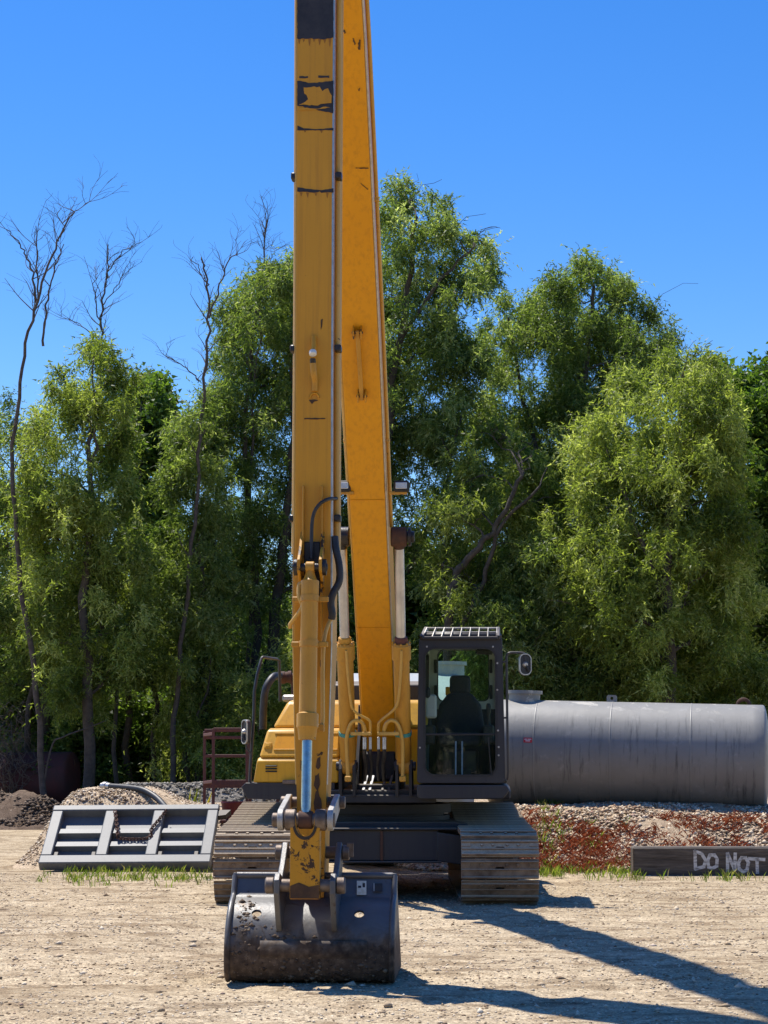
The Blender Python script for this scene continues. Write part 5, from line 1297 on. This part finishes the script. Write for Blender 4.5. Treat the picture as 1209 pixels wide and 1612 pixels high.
# remnants of scraped-off lettering and wear on the front face
def patchp(name, pts, mat, jit=1.6, par=stick, f=fS + .0035):
    out = []; random.seed(len(pts) * 7 + int(pts[0][1]))
    for i in range(len(pts)):
        a_ = Vector(pts[i]); b_ = Vector(pts[(i + 1) % len(pts)]); k = max(1, int((b_ - a_).length / 4))
        for j in range(k): q = a_.lerp(b_, j / k); out.append((q.x + random.uniform(-jit, jit) * .4, q.y + random.uniform(-jit, jit)))
    mb = MB(); mb.add([UPX(x_, y_, f) for x_, y_ in out], [tuple(range(len(out)))]); return mb.build(name, MT[mat], par, 0)
patchp('decal_remnant', [(468, -140), (524, -140), (525, 59), (510, 62), (490, 60), (468, 62)], 'decal_black', 1.0)
patchp('decal_remnant', [(471, 120), (485, 120), (485, 123), (471, 123)], 'decal_black', .6)
patchp('decal_remnant', [(501, 119), (518, 119), (518, 122.5), (501, 122.5)], 'decal_black', .6)
patchp('decal_remnant', [(468, 127), (490, 131), (525, 127), (525, 178), (505, 174), (468, 166)], 'decal_black', .9)
patchp('bare_paint_patch', [(478, 138), (490, 136), (503, 137), (507, 143), (516, 140), (522, 150), (522, 161), (500, 165), (470, 165), (480, 161), (485, 155), (482, 150), (479, 146)], 'stick_yellow', 1.2, stick, fS + .007)
patchp('bare_paint_patch', [(469, 169), (500, 171), (512, 167.5), (520, 169), (495, 173), (470, 173)], 'stick_yellow', .6, stick, fS + .007)
patchp('decal_remnant', [(468, 198), (478, 202), (500, 203.5), (525, 201), (525, 205), (468, 205)], 'decal_black', .5)
patchp('decal_remnant', [(468, 295), (490, 298), (503, 299.5), (525, 296), (525, 303), (506, 303), (503, 301), (500, 303), (468, 302)], 'decal_black', .5)
MT['rust_fade'] = simple('rust_fade', (.30, .12, .022), (.38, .16, .02), 16, .8)
for k, (x_, y_, l_) in enumerate(((471, 60, 9), (478, 61, 5), (487, 60, 12), (494, 60, 6), (503, 61, 10), (511, 61, 7), (519, 60, 14), (474, 303, 6), (484, 303, 8), (497, 304, 5), (515, 303, 9), (480, 205, 4), (506, 205, 5))): patchp('rust_fade', [(x_ - 2.2, y_), (x_ + 2.4, y_), (x_ + .5, y_ + l_), (x_ - .3, y_ + l_ * .9)], 'rust_fade', .5, stick, fS + .0028)
patchp('weld_scar', [(479, 658), (512, 658), (512, 660), (479, 660)], 'rust_stain', .5)
patchp('weld_scar', [(486, 630), (500, 629), (501, 631), (494, 633), (491, 636)], 'rust_stain', .8)
patchp('weld_scar', [(505, 503), (508, 502), (507, 515), (505, 520)], 'rust_stain', .6)
# handle-like hook on the front face
hk = [sxp(494, 530, fS + .01), sxp(494, 545, fS + .05), sxp(493, 556, fS + .09)]
hook = MB().tube(spline(hk, 4), .020, 8).build('lifting_hook', MT['stick_yellow'], stick, 60)
MB().cyl(sxp(492.5, 564, fS + .1), sxp(492.5, 572, fS + .09), .022, 10).build('hook_gap', MT['grease'], hook, 40)
MB().cyl(sxp(492.5, 552.5, fS + .09), sxp(492.5, 558.5, fS + .11), .028, 10).build('hook_cap', MT['white_plastic'], hook, 40)
MB().tube(spline([sxp(492.5, 572, fS + .09), sxp(494, 588, fS + .08), sxp(495.5, 600, fS + .03), sxp(495.5, 615, fS + .008)], 4), .024, 8).build('hook_shank', MT['cyl_yellow'], hook, 60)
MB().tube([sxp(495 + 7 * cos(a), 627 - 8 * sin(a), fS + .006) for a in [pi * i / 10 for i in range(11)]], .008, 6).build('weld_ring', MT['stick_yellow'], hook, 60)
# raised stiffener strips flanking the bucket cylinder bracket
for (x0, x1) in ((476, 479), (505, 508.5)):
    zt2 = sxp(x0, 765).z; zb2 = sxp(x0, 1070).z; xm = (sxp(x0, 900).x + sxp(x1, 900).x) / 2
    MB().box(V3(xm, fS + .02, (zt2 + zb2) / 2), (.016, .045, zt2 - zb2), .005).build('bracket_rib', MT['link_yellow'], stick, 30)

# bucket cylinder in front of the stick
ct = UPX(490, 893, fS + .17); rb = UPX(483, 1291, 8.74)
ct = V3(0.0, fS + .17, ct.z); rb = V3(0.0, 8.72, rb.z)
d = rb - ct; L = d.length; dn = d.normalized()
def atc(py):
    lo, hi = 0., L
    for _ in range(40):
        m_ = (lo + hi) / 2; p = ct + dn * m_; (lo, hi) = (lo, m_) if UPX(490, py, -p.y).z > p.z else (m_, hi)
    return lo
t0 = atc(915); t1 = atc(1165)
bc = MB(); bc.lathe(ct, dn, [(.0, .026), (t0 - .05, .036), (t0 - .012, .05), (t0, .066), (t0 + .1, .066), (t0 + .11, .062), (atc(1122), .062), (atc(1122) + .01, .078), (t1 - .09, .078), (t1 - .08, .07), (t1, .06)], 30)
bc.cyl(ct - Vector((.032, 0, 0)), ct + Vector((.032, 0, 0)), .042, 20)
bcy = part(bc, 'bucket_cylinder', 'cyl_yellow', None, 35)
MB().lathe(ct, dn, [(t1 - .02, .036), (L - .05, .036)], 28).build('rod', MT['chrome'], bcy, 40)
MB().cyl(rb - Vector((.05, 0, 0)), rb + Vector((.05, 0, 0)), .062, 22).build('rod_eye', MT['rust'], bcy, 40)
MB().cyl(ct - Vector((.125, 0, 0)), ct + Vector((.125, 0, 0)), .03, 18).build('pivot_pin', MT['grease'], bcy, 40)
for s in (-1, 1):
    MB().prism([(fS + .001, ct.z + .28), (fS + .001, ct.z - .16), (fS + .14, ct.z - .08), (fS + .235, ct.z - .03), (fS + .235, ct.z + .05), (fS + .12, ct.z + .14)], lambda a, b, q: V3(s * q, a, b), .068, .09)  .build('cylinder_lug', MT['link_yellow'], stick, 30, .004)
    mb = MB(); mb.lathe(V3(s * .092, fS + .17, ct.z), (s, 0, 0), [(0, .06), (.025, .06), (.025, .04)], 16); mb.build('greasy_boss', MT['grease'], stick, 40)
MB().box(V3(0, fS + .02, ct.z + .0), (.128, .03, .40), .01).build('grease_smear', MT['grease'], stick, 30)
for py in (943, 1014):
    t = atc(py); MB().lathe(ct, dn, [(t - .022, .064), (t - .022, .07), (t + .022, .07), (t + .022, .064)], 26).build('barrel_clamp', MT['cyl_yellow'], bcy, 40)
    c = ct + dn * t; MB().box(c + Vector((.10, .03, 0)), (.07, .03, .04), .006).build('clamp_ear', MT['cyl_yellow'], bcy, 30)
    MB().box(c + Vector((-.10, .03, 0)), (.06, .03, .04), .006).build('clamp_ear', MT['cyl_yellow'], bcy, 30)
MB().tube(spline([UPX(475, 918, fS + .18), UPX(471, 922, fS + .18), UPX(471, 940, fS + .2), UPX(476, 955, fS + .2), UPX(463, 975, fS + .15), UPX(457, 983, fS + .12), UPX(457, 988, fS + .1)], 4), .016, 8).build('oil_pipe', MT['pipe_yellow'], bcy, 60)
MB().tube(spline([UPX(521, 974, fS + .05), UPX(514, 990, fS + .1), UPX(510, 1010, fS + .14), UPX(508, 1050, fS + .14), UPX(508, 1130, fS + .16), UPX(505, 1148, fS + .17)], 5), .015, 8).build('oil_pipe', MT['pipe_yellow'], bcy, 60)
c = UPX(504, 1146, fS + .18); MB().box(c, (.06, .05, .06), .008).build('port_block', MT['cyl_yellow'], bcy, 30)
MB().tube(spline([UPX(527, 845, fS), UPX(529, 865, fS + .02), UPX(534, 890, fS + .03), UPX(534, 915, fS + .04), UPX(524, 935, fS + .06), UPX(521, 950, fS + .06), UPX(523, 966, fS + .06), UPX(522, 974, fS + .05)], 6), .027, 12).build('oil_hose', MT['hose'], bcy, 60)
MB().tube(spline([UPX(490, 880, fS + .1), UPX(490.5, 840, fS + .08), UPX(493, 812, fS + .08), UPX(502, 795, fS + .08), UPX(516, 786, fS + .06), UPX(532, 785, fS - .1)], 6), .013, 10).build('grease_hose', MT['hose'], bcy, 60)
MB().tube([UPX(463, y, fS - .1) + Vector((.008 * (-1) ** i, 0, 0)) for i, y in enumerate(range(858, 976, 2))], .014, 7).build('spring_guard', MT['hose'], bcy, 60)
# chips and bare rust beside the rod
patchp('rust_patch', [(500, 1194), (504, 1192), (505, 1205), (501, 1212), (497, 1208)], 'rust_stain', 1.6, stick, fS + .008)
patchp('rust_patch', [(496, 1222), (502, 1216), (504, 1235), (500, 1246), (494, 1236)], 'rust_stain', 1.6, stick, fS + .008)
patchp('rust_patch', [(497, 1245), (501, 1244), (506, 1262), (507, 1288), (497, 1289), (494, 1265)], 'rust_stain', 1.5, stick, fS + .008)
patchp('rust_patch', [(473, 1196), (476, 1198), (475, 1215), (473, 1212)], 'rust_stain', 1.2, stick, fS + .008)

# ---- bucket linkage
lk = V3(0, 8.72, UPX(483, 1394, 8.72).z); spn = V3(0, 8.22, UPX(490, 1342, 8.22).z); idl = V3(0, 8.20, UPX(490, 1263, 8.2).z)
lw = .104
mb = MB(); zt3 = rb.z + .0
# solid link plate with a fork cut round the rod eye
zb3 = lk.z - .09; arcp = [(.062 * cos(a), zt3 - .03 + .085 * -sin(a)) for a in [pi * i / 12 for i in range(13)]]
poly = [(-lw, zb3), (lw, zb3), (lw, zt3 + .03), (.066, zt3 + .03)] + [(q[0], q[1]) for q in arcp] + [(-.066, zt3 + .03), (-lw, zt3 + .03)]
mb.prism(poly, lambda a, b, q: V3(a, q, b), 8.66, 8.775); link = part(mb, 'bucket_link', 'link_yellow', None, 30, .005)
mb = MB(); arcq = [(.085 * cos(a), zt3 - .03 - .105 * sin(a)) for a in [pi * i / 14 for i in range(15)]]; arci = [(.066 * cos(a), zt3 - .03 - .084 * sin(a)) for a in [pi * i / 14 for i in range(15)]]
mb.prism(arcq + arci[::-1], lambda a, b, q: V3(a, q, b), 8.776, 8.781); mb.build('fork_edge', MT['grease'], link, 30)
decal('rust_band', [V3(-lw + .003, 8.7785, zb3 + .004), V3(lw - .003, 8.7785, zb3 + .004), V3(lw - .003, 8.7785, zb3 + .10), V3(.03, 8.7785, zb3 + .085), V3(-.04, 8.7785, zb3 + .115), V3(-lw + .003, 8.7785, zb3 + .09)], 'rust_stain', link, Vector((0, 0, 0)))
for q in (rb.z,):
    for s in (-1, 1): MB().cyl(V3(s * .068, 8.72, q), V3(s * .145, 8.72, q), .075, 24, .008).build('link_boss', MT['pin_steel'], link, 40)
MB().cyl(V3(-.235, 8.72, rb.z), V3(.205, 8.72, rb.z), .05, 22).build('link_pin', MT['pin_steel'], link, 40)
MB().cyl(V3(-.25, 8.72, lk.z), V3(.25, 8.72, lk.z), .045, 22).build('link_pin', MT['pin_steel'], link, 40)
for s in (-1, 1):
    # idler links from the rod pin back to the stick
    a0, a1 = rb, idl
    mb = MB(); dd = (a1 - a0).normalized(); nn = Vector((0, -dd.z, dd.y)); w1 = .075
    pts2 = []
    for i in range(9): t = -pi / 2 + pi * i / 8; pts2.append(a1 + dd * w1 * .8 * cos(t) + nn * w1 * .8 * sin(t))
    for i in range(9): t = pi / 2 + pi * i / 8; pts2.append(a0 + dd * w1 * cos(t) + nn * w1 * sin(t))
    m2 = len(pts2); vs = [Vector((s * .155, p.y, p.z)) for p in pts2] + [Vector((s * .195, p.y, p.z)) for p in pts2]
    mb.add(vs, [tuple(range(m2))[::-1], tuple(range(m2, 2 * m2))] + [(i, (i + 1) % m2, m2 + (i + 1) % m2, m2 + i) for i in range(m2)])
    part(mb, 'idler_link', 'link_steel', None, 30, .005)
    MB().cyl(V3(s * .196, 8.20, idl.z), V3(s * .235, 8.20, idl.z), .045, 18).build('idler_pin', MT['pin_steel'], link, 40)
MB().cyl(V3(-.19, 8.20, idl.z), V3(.19, 8.20, idl.z), .04, 18).build('idler_pin', MT['pin_steel'], link, 40)

# ---- bucket
bk = empty('bucket', V3(0, 0, 0), RZU, exc); bk['label'] = 'wide muddy ditching bucket with drain holes'
bw = .565; gx = 8.22
bcx = UPX(487, 1450, 8.6).x
prof = [(-.01, .72), (.02, .66), (.055, .59), (.10, .565), (.19, .525), (.275, .46), (.34, .375), (.378, .29), (.395, .21), (.39, .12), (.355, .05), (.29, .012), (.18, .002), (-.1, .0), (-.42, .0), (-.66, .012)]
prof = [(gx + a, b) for a, b in prof]
# shell as a grid with two round drain holes
pv = spline([Vector((a, b, 0)) for a, b in prof], 4); pl = [0]
for i in range(1, len(pv)): pl.append(pl[-1] + (pv[i] - pv[i - 1]).length)
def pmap(u_, s_):
    s_ = max(0, min(pl[-1], s_)); i = min(max(int(np.searchsorted(pl, s_)), 1), len(pl) - 1); t = (s_ - pl[i - 1]) / (pl[i] - pl[i - 1]); q = pv[i - 1].lerp(pv[i], t); return V3(bcx + u_, q.x, q.y)
def pmap(u_, s_, raw=pmap):
    if abs(s_ - hs_s) < .078:   # the plate is flat round the drain holes
        a_ = raw(u_, hs_s - .078); b_ = raw(u_, hs_s + .078); return a_.lerp(b_, (s_ - hs_s + .078) / .156)
    return raw(u_, s_)
hs_s = -9
us = list(np.linspace(-bw, bw, 31)); holes = [(UPX(403, 1441, 8.5).x - bcx, UPX(403, 1441, 8.5).z), (UPX(565, 1443, 8.5).x - bcx, UPX(565, 1443, 8.5).z)]
smap = {}
hs = []
for hx, hz in holes:
    best = min(range(len(pv)), key=lambda i: abs(pv[i].y - .47) + (0 if pl[i] < .8 else 9)); hs.append((hx, pl[best]))
hs_s = hs[0][1]; cs_ = .06
ss = sorted(set([round(v_, 4) for v_ in np.linspace(0, hs_s - cs_, 6)] + [round(v_, 4) for v_ in np.linspace(hs_s + cs_, pl[-1], 40)]))
us2 = []
for hx, _ in hs: us2 += [hx - cs_, hx + cs_]
us = sorted([q for q in us if all(abs(q - hx) > cs_ + .015 for hx, _ in hs)] + us2)
mb = MB(); idx = {}; hole_rings = []
for i, s_ in enumerate(ss):
    for j, u_ in enumerate(us): idx[(i, j)] = len(mb.v); mb.v.append(tuple(pmap(u_, s_)))
for i in range(len(ss) - 1):
    for j in range(len(us) - 1):
        hole = None
        for hx, hs1 in hs:
            if abs(us[j] - (hx - cs_)) < 1e-6 and abs(ss[i] - (hs1 - cs_)) < 2e-4: hole = (hx, hs1)
        if hole is None: mb.f.append((idx[(i, j)], idx[(i, j + 1)], idx[(i + 1, j + 1)], idx[(i + 1, j)])); continue
        n0 = len(mb.v); K = 24; outer = []; hole_rings.append(n0)
        for k in range(K):
            a = 2 * pi * (k + .5) / K - 3 * pi / 4; c_, s1 = cos(a), sin(a); r_ = cs_ / max(abs(c_), abs(s1))
            mb.v.append(tuple(pmap(hole[0] + .036 * c_, hole[1] + .036 * s1)))
        cors = [idx[(i, j)], idx[(i, j + 1)], idx[(i + 1, j + 1)], idx[(i + 1, j)]]
        for q in range(4):
            seq = [n0 + (q * 6 + k) % K for k in range(-0, 6)]
            mb.f.append((cors[q], cors[(q + 1) % 4]) + tuple([n0 + ((q + 1) * 6) % K] + seq[::-1]))
nv = len(mb.v); nrm = []; inner = []
def prof_n(y, z):
    k = min(range(len(pv)), key=lambda q: (pv[q].x + y) ** 2 + (pv[q].y - z) ** 2); k0 = max(k - 2, 0); k1 = min(k + 2, len(pv) - 1)
    t = (pv[k1] - pv[k0]).normalized(); return Vector((0, t.y, t.x)) if False else Vector((0, -(-t.y), t.x))
cache = {}
for v_ in mb.v:
    key = (round(v_[1], 3), round(v_[2], 3))
    if key not in cache:
        t_n = prof_n(v_[1], v_[2]); c_in = Vector((0, -(gx - .1), .35)); out_d = Vector((0, v_[1], v_[2])) - c_in
        if t_n.dot(out_d) < 0: t_n = -t_n
        cache[key] = t_n
    nrm.append(cache[key]); inner.append(tuple(Vector(v_) - cache[key] * .022))
faces = list(mb.f); mb.v += inner; mb.f = faces + [tuple(q + nv for q in f[::-1]) for f in faces]
for hk0 in hole_rings:
    for k in range(24): l = (k + 1) % 24; mb.f.append((hk0 + k, hk0 + l, nv + hk0 + l, nv + hk0 + k))
m2 = len(us) * (len(ss) - 1)
for j2 in range(len(us) - 1): mb.f.append((j2, j2 + 1, nv + j2 + 1, nv + j2)); mb.f.append((m2 + j2, m2 + j2 + 1, nv + m2 + j2 + 1, nv + m2 + j2))
shell = mb.build('shell', MT['bucket'], bk, 0)
shell.data.shade_smooth(); shell.data.normals_split_custom_set_from_vertices([tuple(q) for q in nrm] + [tuple(-q) for q in nrm])
for s in (-1, 1):
    sp2 = [(p.x, p.y) for p in pv]
    MB().prism([(a - (.0), b + (.02 if b > .7 else 0)) for a, b in sp2], lambda a, b, q: V3(bcx + s * q, a, b), bw + .0, bw + .028).build('side_plate', MT['bucket'], bk, 30, .004)
    rim = [V3(bcx + s * (bw + .014), a + .004, b) for a, b in sp2][:44]
    MB().tube(rim, .021, 8).build('side_rim', MT['bucket'], bk, 60)
MB().tube([V3(bcx - bw, prof[0][0], prof[0][1]), V3(bcx + bw, prof[0][0], prof[0][1])], .024, 10).build('top_rim', MT['bucket'], bk, 60)
# step and wear plate low on the back
s1 = next(pl[i] for i in range(len(pv)) if pv[i].x > gx + .37 and pv[i].y < .30)
mb = MB(); K = 10; g2 = []
for k in range(K + 1): g2.append(s1 + (s1 * 0 + .30) * k / K)
rows = []
for k, q in enumerate(g2):
    for u_ in (-bw + .22, bw - .16): 
        p = pmap(u_, q); e = (pmap(u_, q + .01) - pmap(u_, q - .01)).normalized(); nrm = Vector((0, -e.z, e.y)) * (1 if True else -1)
        if nrm.y > 0 and q < s1 + .1: nrm = -nrm
        rows.append(p + nrm * .016)
mb.add(rows, [(2 * k, 2 * k + 1, 2 * k + 3, 2 * k + 2) for k in range(K)]); o = mb.build('wear_plate', MT['bucket'], bk, 40); m_ = o.modifiers.new('plate', 'SOLIDIFY'); m_.thickness = .018; m_.offset = 0
# ears
exl = UPX(440, 1420, 8.6).x; exr = UPX(517, 1420, 8.6).x
for ex_ in (-.195, .195):
    poly = [(spn.x + 0, 0)]
    P_s = (-spn.y, spn.z); P_l = (8.72, lk.z)
    ear = [(P_s[0] - .07, P_s[1] - .02), (P_s[0] - .05, P_s[1] + .06), (P_s[0] + .03, P_s[1] + .075), (P_s[0] + .20, P_s[1] - .06), (P_s[0] + .36, lk.z + .05), (8.72, lk.z + .085), (8.72 + .07, lk.z + .04), (8.72 + .075, lk.z - .05), (8.66, .42), (8.60, .36), (8.42, .44), (8.30, .55), (8.2, .66)]
    MB().prism(ear, lambda a, b, q: V3(ex_ + q, a, b), -.02, .02).build('ear', MT['bucket'], bk, 30, .006)
    s = 1 if ex_ > 0 else -1
    MB().cyl(V3(ex_ + s * .021, 8.72, lk.z), V3(ex_ + s * .085, 8.72, lk.z), .058, 20, .008).build('pin_boss', MT['pin_steel'], bk, 40)
    MB().cyl(V3(ex_ + s * .021, P_s[0], P_s[1]), V3(ex_ + s * .075, P_s[0], P_s[1]), .055, 20, .008).build('pin_boss', MT['pin_steel'], bk, 40)
MB().cyl(V3(-.19, -spn.y, spn.z), V3(.19, -spn.y, spn.z), .045, 20).build('hinge_pin', MT['pin_steel'], bk, 40)
c = V3(.275, 8.24, spn.z + .02); MB().box(c, (.05, .02, .10), .004).build('pin_keeper', MT['pin_steel'], bk, 30)
# stickers on the upper back plate
def bsticker(name, x0, x1, y0, y1, mat, off=.014, par=None):
    pts = []
    for (x_, y_) in ((x0, y1), (x1, y1), (x1, y0), (x0, y0)):
        best = min(((abs(UPX(x_, y_, q.x).z - q.y), q) for q in pv[:22]), key=lambda t: t[0])[1]; p = UPX(x_, y_, best.x); pts.append(V3(p.x, best.x + off, best.y + off * .6))
    mb = MB(); mb.add(pts, [(0, 1, 2, 3)]); return mb.build(name, MT[mat], par or bk, 0)
st1 = bsticker('sticker', 562, 577, 1390, 1410, 'sticker', .016)
for k, (x0, x1, y0, y1) in enumerate(((564, 569, 1395, 1405), (571, 575, 1394, 1399), (571, 575, 1401, 1407))): bsticker('sticker_print', x0, x1, y0, y1, 'frame_dark', .019, st1)
st2 = bsticker('sticker', 587, 602, 1392, 1406, 'frame_dark', .016); bsticker('sticker_print', 588, 590, 1393, 1404, 'link_steel', .019, st2)
# arm cylinder along the top of the boom
mb = MB(); p0 = V3(0, 2.6, 6.25); p1 = V3(0, 7.1, 11.1); dd = (p1 - p0); mb.lathe(p0, dd, [(0, .07), (.1, .11), (dd.length * .55, .11), (dd.length * .55 + .02, .06), (dd.length, .06)], 20); part(mb, 'arm_cylinder', 'cyl_yellow', None, 40)

# caked mud on the bucket's back
n = 900; v0_ = []
uu = np.concatenate([rng.normal(-.45, .04, 110), rng.normal(-.25, .14, 60), rng.uniform(-.54, .54, 400)]); sv = np.concatenate([rng.normal(hs_s + .02, .08, 110), rng.normal(hs_s + .2, .05, 60), rng.uniform(s1 + .02, s1 + .34, 400)])
uu = np.clip(uu, -.55, .55); ok = np.array([all((a - h[0]) ** 2 + (b - h[1]) ** 2 > .042 ** 2 for h in hs) for a, b in zip(uu, sv)]); uu, sv = uu[ok], sv[ok]; n = len(uu)
cen = np.array([tuple(pmap(a, b)) for a, b in zip(uu, sv)]); sc_ = .003 + .013 * rng.random(n) ** 3.5
v_ = OCT_V[None] * (1 + rng.uniform(-.5, .5, (n, 6, 3))) * sc_[:, None, None] * np.array([1.6, .55, 1.3]) + cen[:, None, :]
q_ = (OCT_F[None] + (np.arange(n) * 6)[:, None, None]).reshape(-1, 3)
MT['mud'] = stone_mat('caked_mud', [(0, (.05, .034, .024)), (.6, (.12, .085, .06)), (1, (.26, .2, .14))])
fast_mesh('caked_mud', v_.reshape(-1, 3), q_, MT['mud'], np.repeat(rng.random(n), 8), bk)['kind'] = 'stuff'
